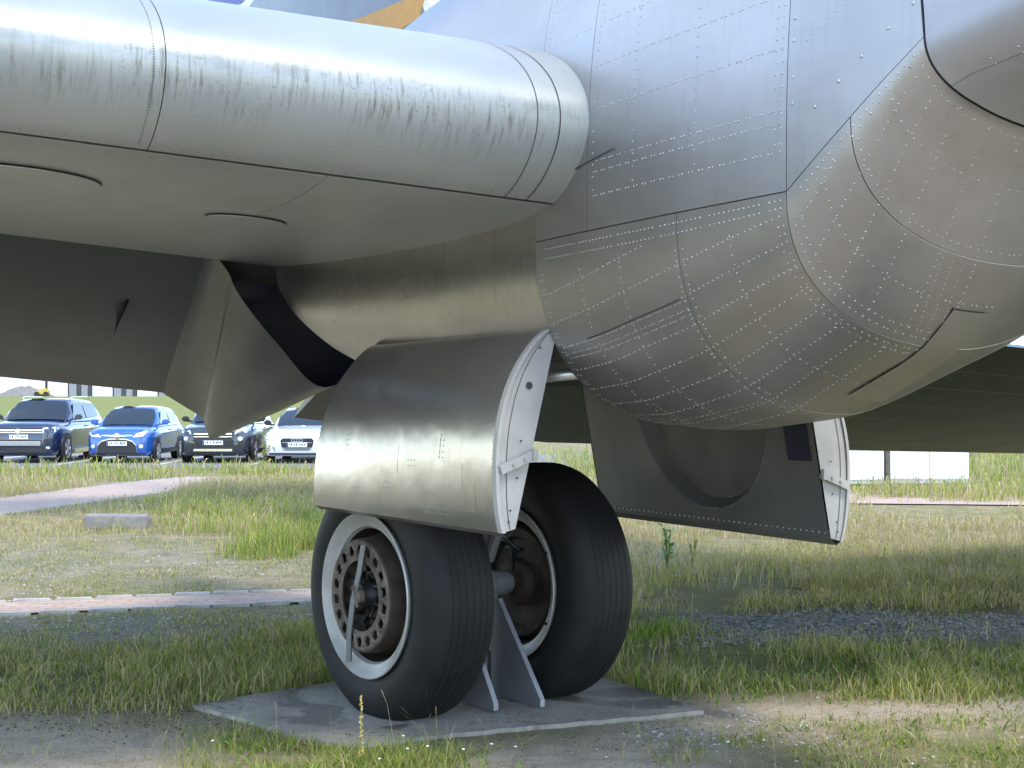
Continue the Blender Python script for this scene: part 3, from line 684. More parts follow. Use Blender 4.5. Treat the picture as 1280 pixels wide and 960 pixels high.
# ------------------------------------------------------------------ gear doors
DP = [(-.42, 1.865), (-.475, 1.845), (-.53, 1.79), (-.59, 1.70), (-.635, 1.59), (-.662, 1.46), (-.668, 1.33), (-.66, 1.20), (-.645, 1.10), (-.625, 1.03)]
DIN = [(-.415, 1.835), (-.565, 1.045)]
def dsm():
    out = []; P = [Vector(p) for p in DP]
    for i in range(len(P) - 1):
        p0 = P[max(i - 1, 0)]; p1 = P[i]; p2 = P[i + 1]; p3 = P[min(i + 2, len(P) - 1)]
        for k in range(4):
            s_ = k / 4; out.append(.5 * ((2 * p1) + (p2 - p0) * s_ + (2 * p0 - 5 * p1 + 4 * p2 - p3) * s_ ** 2 + (3 * p1 - p0 - 3 * p2 + p3) * s_ ** 3))
    out.append(P[-1]); return out
def gear_door(side, t0, t1, dz=0.0, da=0.0):
    f = (lambda a, t, z: L(a - (.04 + .10 * (t1 - t) / (t1 - t0)) * (1.87 - z) / .8, t, z)) if side < 0 else (lambda a, t, z: L(2 * AC - a + da, t, z + dz))
    prof = dsm(); n = 24
    door = MB().grid([[f(p.x, t0 + (t1 - t0) * k / n, p.y) for p in prof] for k in range(n + 1)]).build('gear_door', M['door'], air, True)
    # inner plate, with a round dish for the wheel
    pl = MB(); rows = []
    nu, nw = 150, 80; tc_, uc, rc = (t0 + t1) / 2 + .10, .18, .57
    for k in range(nu + 1):
        t = t0 + .012 + (t1 - t0 - .024) * k / nu; row = []
        for j in range(nw + 1):
            u = j / nw; a = DIN[0][0] + (DIN[1][0] - DIN[0][0]) * u; z = DIN[0][1] + (DIN[1][1] - DIN[0][1]) * u
            d = math.hypot(t - tc_, (u - uc) * .80); dep = -.10 * max(0, min(1, (rc - d) / .05)) * (1 if u < 2 else 0)
            dep *= min(1, u / .05); row.append(f(a + dep * .75, t, z))
        rows.append(row)
    pl.grid(rows).build('inner_plate', M['door_in'], door, True, 30)
    for te, nm in ((t1, 'front_end_plate'), (t0, 'rear_end_plate')):
        ring = [f(p.x, te, p.y) for p in prof] + [f(DIN[1][0], te, DIN[1][1]), f(DIN[0][0], te, DIN[0][1])]
        e = mesh_obj(nm, ring, [tuple(range(len(ring)))], M['white'], door)
        if te == t1:
            # folded white edge strip with fasteners along the curve
            s2 = MB().grid([[f(p.x - .004, te + .010, p.y), f(p.x - .004, te - .022, p.y)] for p in prof]); s2.grid([[f(p.x - .004, te + .010, p.y), f(p.x + .012, te + .010, p.y)] for p in prof])
            s2.build('edge_strip', M['white'], door, True, 40)
            # dark seam line inside the curve
            MB().grid([[f(p.x + .026 + .02 * math.sin(3.0 * i / len(prof)), te + .003, p.y), f(p.x + .029 + .02 * math.sin(3.0 * i / len(prof)), te + .003, p.y)] for i, p in enumerate(prof[3:-1])]).build('end_seam', M['seam'], e)
            # lightening hole
            cx, cz = -.532, 1.625; rr = .0155
            mesh_obj('lightening_hole', [f(cx + rr * math.cos(2 * math.pi * k / 18), te + .004, cz + rr * math.sin(2 * math.pi * k / 18)) for k in range(18)], [tuple(range(18))], M['seam'], e)
            for (hx, hz) in ((-.60, 1.075), (-.595, 1.12), (-.49, 1.78), (-.57, 1.25), (-.56, 1.40)):
                mesh_obj('bolt', [f(hx + .005 * math.cos(k * math.pi / 3), te + .006, hz + .005 * math.sin(k * math.pi / 3)) for k in range(6)], [tuple(range(6))], M['blackm'], e)
            # latch arm across the end plate
            p0, p1 = Vector((-.655, 1.285)), Vector((-.500, 1.345)); nrm = Vector((-.06, .155)).normalized() * .019
            q = [p0 - nrm, p1 - nrm, p1 + nrm, p0 + nrm]; v = [f(x.x, te + .004, x.y) for x in q] + [f(x.x, te + .026, x.y) for x in q]
            arm = mesh_obj('latch_arm', v, [(0, 1, 2, 3), (4, 5, 6, 7), (0, 1, 5, 4), (1, 2, 6, 5), (2, 3, 7, 6), (3, 0, 4, 7)], M['white'], e)
            [MB().box(f(*c_), d_, bev=.002).build('latch_bolt', M['white'], e) for c_, d_ in (((-.505, te + .026, 1.343), (.022, .02, .05)), ((-.55, te + .03, 1.325), (.012, .01, .012)), ((-.60, te + .03, 1.305), (.012, .01, .012)))]
    # bottom closing strip with rivet tabs
    bt = MB().grid([[f(-.625, t, 1.03), f(-.60, t, 1.012), f(-.565, t, 1.045), f(-.556, t, 1.085)] for t in (t0, t1)]).build('bottom_strip', M['door_in'] if side > 0 else M['door'], door)
    rr = Rivets()
    for k in range(46): rr.add(Vector(f(-.555, t0 + .03 + k * (t1 - t0 - .06) / 45, 1.07)), Vector(((1 if side < 0 else -1) * -1.0, 0, .2)).normalized(), .006)
    if side < 0:
        for k in range(70): 
            i = 2 + k * (len(prof) - 3) // 70; p = prof[i]; rr.add(Vector(f(p.x + .0, t1 - .035, p.y)), Vector((.95, 0, .2)).normalized(), .0025)
        for cx, cz, nx_, nz_ in ((.55, 1.19, 3, 4), (.80, 1.30, 3, 2), (.20, 1.15, 5, 2), (.95, 1.10, 8, 2), (1.1, 1.42, 2, 5), (.1, 1.40, 2, 4)):
            for i in range(nx_):
                for j in range(nz_):
                    z = cz - .025 * j; a = interp(z, [p.y for p in prof[::-1]], [p.x for p in prof[::-1]]); rr.add(Vector(f(a - .001, cx + .03 * i, z)), Vector((1, 0, 0)), .003)
    rr.build('rivet_rows', M['rivet_d'], door)
    if side < 0:
        for (tt, zz, w, h) in ((1.02, 1.42, .08, .10), (.62, 1.36, .07, .12), (1.25, 1.30, .06, .10), (1.32, 1.22, .10, .12)):
            P = []
            for i in range(5):
                z = zz - h * i / 4; a = interp(z, [p.y for p in prof[::-1]], [p.x for p in prof[::-1]]); P.append([f(a - .0009, tt, z), f(a - .0009, tt + w, z)])
            MB().grid(P).build('skin_patch', M['door'], door, True)
    else:
        mesh_obj('door_cutout', [f(-.468 + .012, t1 - .05, 1.60), f(-.468 + .012, t1 - .22, 1.60), f(-.506 + .012, t1 - .22, 1.40), f(-.506 + .012, t1 - .05, 1.40)], [(0, 1, 2, 3)], M['navy'], door)
    return door
gear_door(-1, -.27, 1.595)
gear_door(1, -.46, 1.555, dz=-.115, da=.02)
MB().tube([L(-.42, 1.42, 1.66), L(.20, 1.52, 1.72)], .026, 10).build('door_actuator_rod', M['alu'], air, True)
MB().tube([L(-.52, -.42, 1.70), L(-.1, -.9, 2.0)], .018, 8).build('door_rear_link', M['blackm'], air, True)
MB().box(L(.25, .85, 1.98), (.75, .45, .30), bev=.04).box(L(.20, .55, 1.78), (.5, .18, .1), Matrix.Rotation(.3, 3, 'X'), .02).build('bay_equipment_box', M['steel'], air)

# ------------------------------------------------------------------ main wheels
def main_wheel(a_c, out):
    """out: -1 outer face towards -a"""
    cz = .605; base = L(a_c, 0, cz)
    K = lambda prof: [(r, x * (-out)) for r, x in prof]       # local x = -a; outer face at +x for out=-1
    rimp = [(.330, .150), (.336, .158), (.340, .168), (.352, .172), (.372, .182), (.392, .200), (.403, .208), (.409, .203), (.406, .192), (.396, .186), (.380, .15), (.378, -.15), (.396, -.186), (.406, -.192), (.409, -.203), (.403, -.208), (.392, -.200), (.372, -.182), (.352, -.172), (.340, -.168), (.336, -.158), (.330, -.150)]
    w = MB().lathe(K(rimp), 80, 'x', base).build('wheel', M['rim'], air, True, 40)
    MB().lathe(K([(.329, .152), (.324, .12), (.318, .04), (.318, -.04), (.324, -.12), (.329, -.152)]), 64, 'x', base).build('wheel_barrel', M['rust'], w, True, 40)
    # tyre: rounded section with circumferential grooves, flattened where it stands
    tp = [(.395, .188), (.43, .205), (.48, .216), (.53, .212), (.575, .196), (.61, .170), (.632, .142)]
    for g in (.105, .065, .022, -.022, -.065, -.105): tp += [(.643 - .25 * g * g, g + .0030), (.6405 - .25 * g * g, g + .0018), (.6405 - .25 * g * g, g - .0018), (.643 - .25 * g * g, g - .0030)]
    tp += [(.632, -.142), (.61, -.170), (.575, -.196), (.53, -.212), (.48, -.216), (.43, -.205), (.395, -.188)]
    tp = [(.395 + (r_ - .395) * .95, x_ * .93) for r_, x_ in tp]
    m = MB().lathe(K(tp), 128, 'x', base)
    def flat(v):
        x, y, z = v
        if z < .012 + .03:
            k = (.042 - z); z2 = .012 + max(0, z - .012) * 1.0 if z > .012 else .012
            s_ = 1 + max(0, .1 - z) * .35; x = base[0] + (x - base[0]) * s_; z = max(z2, .012)
        return (x, y, z)
    m.v = [flat(v) for v in m.v]; m.build('tyre', M['tyre'], w, True, 60)
    # rusty drum, brake ring, hub
    d = MB().lathe(K([(.318, .02), (.305, .06), (.288, .14), (.280, .215), (.272, .222), (.262, .222), (.256, .16), (.05, .13)]), 60, 'x', base).build('brake_drum', M['rust'], w, True, 35)
    br = MB(); nb = 18
    br.lathe(K([(.258, .215), (.272, .222), (.262, .232), (.250, .226), (.258, .215)]), 60, 'x', base)
    br.lathe(K([(.180, .210), (.206, .218), (.200, .228), (.174, .222), (.180, .210)]), 60, 'x', base)
    for k in range(nb):
        th = 2 * math.pi * k / nb
        for dth in (-.055, .055):
            t0_ = th; p = [(.198, t0_ - dth * 1.2), (.256, t0_ + dth * 1.3)]
            pts = [(base[0] + -out * .222, base[1] + r * math.cos(q), base[2] + r * math.sin(q)) for r, q in p]; br.tube(pts, .011, 5)
    br.build('brake_ring', M['brake'], w, True, 40)
    hb = MB().lathe(K([(.0, .24), (.022, .24), (.03, .225), (.055, .22), (.06, .19), (.075, .175), (.08, .13), (.11, .12)]), 28, 'x', base)
    for k in range(9):
        th = 2 * math.pi * k / 9 + .3; c = (base[0] - out * .165, base[1] + .135 * math.cos(th), base[2] + .135 * math.sin(th)); hb.box(c, (.05, .035, .05), Matrix.Rotation(th, 3, 'X'), .006)
        hb.tube([(base[0] - out * .16, base[1] + .17 * math.cos(th), base[2] + .17 * math.sin(th)), (base[0] - out * .205, base[1] + .12 * math.cos(th + .2), base[2] + .12 * math.sin(th + .2)), (base[0] - out * .16, base[1] + .06 * math.cos(th + .4), base[2] + .06 * math.sin(th + .4))], .008, 5)
    hb.build('hub', M['blackm'], w, True, 40)
    hc = MB().lathe(K([(.0, .255), (.02, .255), (.034, .248), (.036, .21)]), 24, 'x', (base[0], base[1] + .01, base[2])); hc.tube([(base[0] - out * .24, base[1] - .05, base[2] + .03), (base[0] - out * .255, base[1] - .01, base[2] + .05), (base[0] - out * .255, base[1] + .03, base[2] - .05)], .008, 6); hc.build('hub_cap', M['brake'], w, True, 40)
    bl_ = MB()
    for k in range(6 if out > 0 else 0):
        th = 2 * math.pi * (k + .5) / 6; bl_.lathe(K([(.0, -.192), (.007, -.192), (.009, -.178)]), 8, 'x', (base[0], base[1] + .366 * math.cos(th), base[2] + .366 * math.sin(th)))
    if out > 0: tag(bl_.build('rim_bolts', M['blackm'], w), kind='stuff')
    MB().lathe(K([(.316, -.02), (.30, -.10), (.285, -.135), (.24, -.14), (.225, -.115), (.13, -.12), (.115, -.17), (.06, -.19)]), 56, 'x', base).build('brake_back_plate', M['rust'], w, True, 35)
    if out < 0:
        x = base[0] - out * .252
        P = [(.09, -.335), (.075, -.20), (.02, -.02), (-.03, .12), (-.055, .255)]   # (forward?, up) strap across the wheel
        pts = [(x - .0 - abs(q[1]) * .06, base[1] + q[0] * -1.0, base[2] + q[1]) for q in P]
        m = MB(); rows = []
        for p in pts: rows.append([(p[0], p[1] - .026, p[2] - .004), (p[0] + .004, p[1] + .026, p[2] + .004)])
        m.grid(rows); m.grid([[(a_[0] - .006, a_[1], a_[2]) for a_ in r_] for r_ in rows]); m.build('strap', M['steel'], w, True)
    return w
main_wheel(-.465, -1); main_wheel(.415, 1)
# strut, axle
st = MB().tube([L(-.40, 0, .605), L(.40, 0, .605)], .055, 20).tube([L(-.14, 0, .605), L(.05, 0, .605)], .082, 20).tube([L(.05, 0, .605), L(.20, 0, .605)], .068, 20); st.build('axle', M['steel'], air, True, 40)
st = MB().tube([L(0, 0, .58), L(0, .02, 1.1)], .075, 20).tube([L(0, .02, 1.05), L(0, .05, 2.3)], .105, 20).tube([L(0, .13, .75), L(0, .26, 1.0), L(0, .14, 1.25)], .03, 8)
st.build('gear_strut', M['steel'], air, True, 40)
MB().lathe([(.05, -.05), (.075, -.05), (.09, -.03), (.09, .03), (.06, .05)], 24, 'x', L(.055, 0, .605)).build('axle_collar', M['alu'], air, True, 40)
bh_ = MB()
for k in range(5): bh_.tube([L(.08 + .03 * k, .06, .95 - .05 * k), L(.16, .13 + .02 * k, .80), L(.20, .08, .68 + .02 * k)], .010, 6)
bh_.build('brake_hoses', M['blackm'], air, True)

for o_ in [c for c in air.children if c.name.split('.')[0] in ('wheel', 'axle', 'axle_collar', 'brake_hoses', 'gear_strut')]: o_.rotation_euler = (0, 0, R(9.0))
# ------------------------------------------------------------------ support stand and slab
stand = empty('support_stand', C0, math.atan2(-A.y, -A.x) + R(9.0)); tag(stand, 'grey steel support stand with triangular gussets under the axle between both tyres', 'stand')
MB().box(L(.0, -.02, .285), (.20, .012, .53)).box(L(.0, .0, .545), (.24, .10, .022)).build('post', M['steel'], stand)
def gusset(a, t_foot, top=.53):
    n = MB(); pts = [(-.02, .022), (t_foot, .022), (t_foot, .06), (.04, top), (-.02, top)]; th = .012
    n.add([L(a - th, t, z) for t, z in pts] + [L(a + th, t, z) for t, z in pts], [tuple(range(5)), tuple(range(9, 4, -1))] + [(i, (i + 1) % 5, 5 + (i + 1) % 5, 5 + i) for i in range(5)])
    g = n.build('gusset', M['steel'], stand)
    e = MB().grid([[L(a - th - .002, t_foot + .002, .024), L(a + th + .002, t_foot + .002, .024)], [L(a - th - .002, t_foot + .002, .06), L(a + th + .002, t_foot + .002, .06)], [L(a - th - .002, .042, top), L(a + th + .002, .042, top)]]).build('gusset_edge', M['steel_l'], g)
gusset(-.10, .33); gusset(.14, .40)
slab = MB(); pts = [(-1.32, -.56), (-1.02, .50), (-.86, .63), (-.2, .66), (.90, .78), (.93, .2), (.9, -.85), (-.2, -.9)]
_p = []
for q0, q1 in zip(pts, pts[1:] + pts[:1]):
    for k in range(10): _p.append((q0[0] + (q1[0] - q0[0]) * k / 10 + random.uniform(-.012, .012), q0[1] + (q1[1] - q0[1]) * k / 10 + random.uniform(-.012, .012)))
pts = _p; n = len(pts)
slab.add([L(a, t, .010) for a, t in pts] + [L(a, t, -.06) for a, t in pts], [tuple(range(n))] + [(i, (i + 1) % n, n + (i + 1) % n, n + i) for i in range(n)])
so_ = slab.build('ground_slab', M['conc'], None); so_.location = C0; so_.rotation_euler = (0, 0, math.atan2(-A.y, -A.x))
tag(so_, 'thin stained grey concrete slab under the aircraft wheels', 'slab')

# fin markings (positions follow the sight line past the wing top)
T1 = lambda x, y: fin_px(4.2, x, y)
finpatch(fin1, 4.2, [T1(418, 36), T1(522, -6), T1(540, -14), T1(530, 20), T1(470, 60)], M['orange'], 'orange_wedge')
T2 = lambda x, y: fin_px(1.6, x, y)
for pts in ([(205, -30), (232, -30), (236, 22), (212, 22)], [(262, -30), (318, -30), (312, 0), (285, 22), (262, 30)]):
    finpatch(fin2, 1.6, [T2(*p) for p in pts], M['blue'], 'blue_marking')
for pts in ([(180, -30), (203, -30), (208, 40), (180, 40)], [(234, -30), (260, -30), (260, 40), (240, 40)], [(322, -30), (345, -30), (312, 14), (290, 26)]):
    finpatch(fin2, 1.6, [T2(*p) for p in pts], M['fin_white'], 'white_marking')

# ------------------------------------------------------------------ parked cars
M['glass'] = simple('car_glass', (.018, .024, .028), .08, 0, .1, 2)
M['black_trim'] = simple('black_trim', (.012, .012, .013), .5, 0, .2, 10)
M['chrome'] = simple('chrome', (.75, .75, .75), .15, 1.0, .03, 5)
M['lamp'] = simple('headlamp', (.62, .66, .70), .12, .35, .15, 20, coat=.8)
M['car_tyre'] = simple('car_tyre', (.015, .015, .015), .75, 0, .2, 10)
M['alloy'] = simple('alloy_wheel', (.50, .50, .51), .35, .7, .1, 10)
M['plate'] = simple('number_plate', (.72, .72, .70), .5, 0, .05, 20)
M['plate_blue'] = simple('plate_blue', (.03, .06, .30), .5, 0, .05, 20)
M['inside'] = simple('car_interior', (.03, .03, .032), .8, 0, .2, 8)
def paint(name, c, rough=.25): return simple(name, c, rough, .15, .05, 2, coat=1.0)
def make_car(name, label, X, Yf, Ln, W, H, pm, zhf, zcowl, zbelt, ws0, ws1, rw1, rw0, wheel_r, axf, axr, style):
    root = empty(name, (X, Yf, 0)); tag(root, label, 'car', 'cars parked in the car park'); hw = W / 2
    st_ = [(0, .70, zhf - .13, .30), (.03, .80, zhf - .07, .25), (.10, .89, zhf - .02, .21), (.25, .955, zhf + .02, .20), (.6, .99, zhf + .06, .20), (ws0 - .15, 1.0, zcowl - .02, .20), (ws0 + .2, 1.0, zcowl + .02, .20),
           ((ws0 + rw0) / 2, 1.0, zbelt, .20), (rw0 - .2, .995, zbelt + .03, .22), (Ln - .35, .97, zbelt + .02, .24), (Ln - .10, .90, zbelt - .06, .28), (Ln, .78, zbelt - .2, .34)]
    P = []
    for (y, f, zt, zb) in st_:
        x = hw * f; half = [(0, zt + .025), (.45 * x, zt + .02), (.76 * x, zt), (.91 * x, zt - .045), (.985 * x, zt - .13), (x, zt - .27), (x * .995, .46), (x * .975, zb + .10), (x * .93, zb + .02), (x * .80, zb)]
        P.append([(px, y, pz) for px, pz in half] + [(-px, y, pz) for px, pz in half[::-1][:-1]])
    m = MB().grid(P, closed=True); n = len(P[0]); m.f.append(tuple(range(n))); m.f.append(tuple((len(P) - 1) * n + k for k in range(n)))
    body = m.build('body', pm, root, True, 50)
    # greenhouse
    wb, wt = hw * .93, hw * .70
    gs = [(ws0, zcowl, wb * .88, wb * .93), (ws0 + (ws1 - ws0) * .5, zcowl + (H - .05 - zcowl) * .56, wb * .84, wb), (ws1, H - .05, wt * .97, wb), (ws1 + .25, H - .01, wt, wb), ((ws1 + rw1) / 2, H, wt, wb), (rw1, H - .05, wt * .97, wb), ((rw1 + rw0) / 2, zbelt + (H - .05 - zbelt) * .55, wt * 1.05, wb * .97), (rw0, zbelt + .02, wt * 1.1, wb * .93)]
    def gh_half(s_):
        y, z, xt, xb = s_; zb = zcowl + (zbelt - zcowl) * min(1, max(0, (y - ws0) / (rw0 - ws0))) - .02
        xs_ = xb + (xt - xb) * min(1, max(0, (z - zb) / (H - zb)) * 1.0) if z > zb + .02 else xb
        return [(0, z), (.6 * xs_, z - .004), (.93 * xs_, z - .03), (xs_ + .01, z - .085 if z > zb + .1 else zb), (xb, zb)]
    GP = []
    for s_ in gs:
        h = gh_half(s_); GP.append([(x, s_[0], z) for x, z in h] + [(-x, s_[0], z) for x, z in h[::-1][:-1]])
    m = MB(); 
    for r_ in range(len(GP) - 1):
        pass
    m.grid(GP); gh = m.build('cabin', pm, root, True, 50)
    # windscreen and rear window, proud of the cabin shell
    def screen(i0, i1, i2, sgn, nm):
        rows = []
        for i, (fr) in ((i0, .10), (i1, 0), (i2, .06)):
            g = GP[i]; y, zc = gs[i][0], gs[i][1]
            if i == i0: y0, z0 = gs[i0][0], gs[i0][1]; y1, z1 = gs[i1][0], gs[i1][1]; y = y0 + (y1 - y0) * fr * 1.2; zc = z0 + (z1 - z0) * fr * 1.2
            if i == i2: y0, z0 = gs[i2][0], gs[i2][1]; y1, z1 = gs[i1][0], gs[i1][1]; y = y0 + (y1 - y0) * .12; zc = z0 + (z1 - z0) * .12
            hx = g[2][0] * .985; d = -.016 * sgn
            rows.append([(u * hx, y + d + .02 * sgn * abs(u) ** 2 * 0, zc + .012 - (.03 * abs(u) ** 4)) for u in (-1, -.9, -.6, -.2, .2, .6, .9, 1)])
        return MB().grid(rows).build(nm, M['glass'], root, True)
    screen(0, 1, 2, 1, 'windscreen'); screen(7, 6, 5, -1, 'rear_window')
    # side windows
    zs0 = zcowl + .05; zs1 = H - .13
    for sg in (-1, 1):
        def xz(z): f_ = (z - zcowl) / (H - zcowl); return sg * (wb + (wt - wb) * f_ * .93 + .014)
        mid = ws1 + (rw1 - ws1) * .42
        for pts in ([(ws0 + .38, zs0), (mid - .04, zs0 + .02), (mid - .04, zs1 + .02), (ws1 + .12, zs1)], [(mid + .05, zs0 + .02), (rw0 - .55, zs0 + .07), (rw1 - .1, zs1), (mid + .05, zs1 + .02)]):
            mesh_obj('side_window', [(xz(z), y, z) for y, z in pts], [(0, 1, 2, 3)], M['glass'], root)
        mb = MB().box((sg * (hw + .10), ws0 + .32, zcowl + .10), (.20, .10, .14), bev=.035).box((sg * (hw - .02), ws0 + .34, zcowl + .04), (.12, .05, .05)).build('door_mirror', style.get('mirror', pm), root, True, 50)
        mesh_obj('door_gap', [(sg * (hw * 1.0 + .004), mid, .42), (sg * (hw + .004), mid + .012, .42), (sg * (hw * .985 + .006), mid + .012, zbelt - .12), (sg * (hw * .985 + .006), mid, zbelt - .12)], [(0, 1, 2, 3)], M['black_trim'], body)
        MB().box((sg * (hw + .004), (ws0 + rw0) / 2, .30), (.03, rw0 - ws0 - .5, .10), bev=.01).build('sill', style.get('sill', M['black_trim']), body)
        for i, yh in enumerate((mid - .25, mid + .75)): MB().box((sg * (hw + .012), yh, zbelt - .16), (.03, .20, .03), bev=.008).build('door_handle', pm, body)
        for ya in (axf, axr):
            arch = MB().lathe([(wheel_r + .055, -.02), (wheel_r + .055, .012), (wheel_r + .01, .012), (0, .008)], 32, 'x', (sg * (hw - .0), ya, wheel_r)) if True else None
            if sg < 0: arch.v = [(2 * sg * hw - v[0], v[1], v[2]) if False else (-(-v[0]) if False else (sg * hw - (v[0] - sg * hw)), v[1], v[2]) for v in arch.v]
            arch.build('wheel_arch', M['black_trim'], body, True, 30)
            wx = sg * (hw - .085); wm = MB().lathe([(wheel_r * .62, .10), (wheel_r * .75, .112), (wheel_r * .93, .105), (wheel_r, .07), (wheel_r, -.07), (wheel_r * .93, -.105), (wheel_r * .62, -.10)], 36, 'x', (wx, ya, wheel_r)).build('wheel', M['car_tyre'], root, True, 50)
            rm = MB().lathe([(wheel_r * .66, sg * .118), (wheel_r * .62, sg * .122), (wheel_r * .57, sg * .105)], 36, 'x', (wx, ya, wheel_r)); rm.lathe([(0, sg * .122), (.055, sg * .122), (.07, sg * .105)], 16, 'x', (wx, ya, wheel_r))
            for k in range(5):
                for dd in (-.10, .10):
                    th = 2 * math.pi * k / 5 + dd; rm.tube([(wx + sg * .115, ya + .05 * math.cos(th), wheel_r + .05 * math.sin(th)), (wx + sg * .112, ya + wheel_r * .6 * math.cos(th + dd * .3), wheel_r + wheel_r * .6 * math.sin(th + dd * .3))], .017, 5)
            rm.build('rim', M['alloy'], wm, True, 40)
    # roof rails
    if style.get('rails'):
        for sg in (-1, 1): MB().tube([(sg * wt * .95, ws1 + .2, H - .02), (sg * wt * .97, ws1 + .35, H + .04), (sg * wt * .97, rw1 - .3, H + .04), (sg * wt * .95, rw1 - .1, H - .02)], .018, 6).build('roof_rail', M['chrome'], root, True)
    # face ------------------------------------------------------------
    def fy(x):            # front surface by distance from the middle
        f_ = abs(x) / hw; return interp(f_, [0, .70, .80, .89, .955, .99], [0, .0, .03, .10, .25, .6])
    def face(nm, pts, mat, par=root, off=.014, thick=.03):
        v = []; n_ = len(pts)
        for x, z in pts: v.append((x, fy(x) - off + max(0, (z - (zhf - .14))) * .35, z))
        b_ = [(p[0], p[1] + thick, p[2]) for p in v]
        return mesh_obj(nm, v + b_, [tuple(range(n_))] + [(i, (i + 1) % n_, n_ + (i + 1) % n_, n_ + i) for i in range(n_)], mat, par)
    def rect(x0, x1, z0, z1, k=5): return [(x0 + (x1 - x0) * i / k, z0) for i in range(k + 1)] + [(x1 - (x1 - x0) * i / k, z1) for i in range(k + 1)]
    style['face'](root, face, rect, hw, zhf)
    pz = style['plate']
    pl = face('number_plate', rect(-.26, .26, pz - .055, pz + .055, 1), M['plate'], root, .045, .03)
    face('plate_band', rect(-.258, -.218, pz - .053, pz + .053, 1), M['plate_blue'], pl, .048, .004)
    gx = -.19; rg = random.Random(style['seed'])
    for k in range(8):
        if k in style['gaps']: gx += .035
        gw = rg.choice((.026, .03, .034)); face('plate_character', [(gx, pz - .035), (gx + gw * .4, pz - .035), (gx + gw * .4, pz - .008), (gx + gw, pz - .008), (gx + gw, pz + .035), (gx, pz + .035)] if k % 2 else rect(gx, gx + gw * .5, pz - .035, pz + .035, 1), M['black_trim'], pl, .049, .004); gx += .043
    MB().box((0, .9, .30), (W * .8, 1.2, .2)).box((0, Ln - 1.0, .32), (W * .8, 1.2, .2)).build('underbody', M['black_trim'], root)
    # seats and mirror seen through the glass are dark: one simple interior block
    return root
def face_suv(root, face, rect, hw, zh):
    g = face('grille', rect(-.62, .62, zh - .235, zh - .10), M['black_trim'])
    for z in (zh - .205, zh - .145): face('grille_bar', rect(-.62, .62, z - .017, z + .017), M['chrome'], g, .03)
    b_ = MB().lathe([(.0, -.05), (.062, -.05), (.072, -.035), (.075, 0)], 24, 'y', (0, -.005, zh - .175)).build('badge', M['chrome'], g, True, 40)
    for sg in (-1, 1): face('headlight', [(sg * .63, zh - .22), (sg * .90, zh - .20), (sg * .945, zh - .10), (sg * .90, zh - .06), (sg * .63, zh - .10)], M['lamp'])
    li = face('lower_intake', rect(-.60, .60, zh - .545, zh - .40), M['black_trim'])
    for z in (zh - .53, zh - .50, zh - .47, zh - .44): face('intake_bar', rect(-.58, .58, z - .009, z + .009), M['alloy'], li, .026)
    for sg in (-1, 1):
        face('side_intake', [(sg * .64, zh - .52), (sg * .90, zh - .50), (sg * .92, zh - .38), (sg * .66, zh - .40)], M['black_trim'])
        face('fog_lamp', [(sg * .72, zh - .63), (sg * .80, zh - .63), (sg * .80, zh - .57), (sg * .72, zh - .57)], M['lamp'])
    face('skid_strip', rect(-.75, .75, zh - .72, zh - .60), M['black_trim'])
def face_hatch(root, face, rect, hw, zh):
    arc = [(-.52, zh - .60), (-.50, zh - .42), (-.40, zh - .31), (-.22, zh - .255), (0, zh - .25), (.22, zh - .255), (.40, zh - .31), (.50, zh - .42), (.52, zh - .60)]
    g = face('grille', arc, M['black_trim'])
    for (p, q) in zip(arc[:-1], arc[1:]):
        face('grille_trim', [(p[0], p[1]), (q[0], q[1]), (q[0], q[1] + .032), (p[0], p[1] + .032)], M['chrome'], g, .03)
    for sg in (-1, 1):
        face('headlight', [(sg * .40, zh - .19), (sg * .66, zh - .17), (sg * .78, zh - .06), (sg * .74, zh - .01), (sg * .48, zh - .11)], M['lamp'])
        fl = face('fog_lamp', [(sg * .62 + .055 * math.cos(k * math.pi / 5), zh - .42 + .055 * math.sin(k * math.pi / 5)) for k in range(10)], M['lamp'])
        face('chrome_brow', [(sg * .04, zh - .17), (sg * .40, zh - .155), (sg * .40, zh - .13), (sg * .04, zh - .135)], M['chrome'])
    b_ = MB().lathe([(.0, -.06), (.07, -.055), (.085, -.04), (.085, 0)], 20, 'y', (0, -.0, zh - .17)).build('badge', M['chrome'], g, True, 40)
    face('lower_lip', rect(-.70, .70, zh - .68, zh - .62), M['black_trim'])
def face_cross(root, face, rect, hw, zh):
    g = face('grille', [(-.52, zh - .10), (.52, zh - .10), (.50, zh - .30), (-.50, zh - .30)], M['black_trim'])
    for z in (zh - .15, zh - .225): face('grille_bar', rect(-.49, .49, z - .016, z + .016), M['chrome'], g, .03)
    face('bumper', rect(-.86, .86, zh - .62, zh - .31), M['black_trim'])
    for sg in (-1, 1):
        face('headlight', [(sg * .56, zh - .16), (sg * .84, zh - .12), (sg * .90, zh + .0), (sg * .80, zh + .02), (sg * .60, zh - .06)], M['lamp'])
        face('fog_lamp', [(sg * .70 + .065 * math.cos(k * math.pi / 5), zh - .27 + .055 * math.sin(k * math.pi / 5)) for k in range(10)], M['lamp'], root, .03)
    face('skid_plate', rect(-.50, .50, zh - .60, zh - .54), M['chrome'], root, .03)
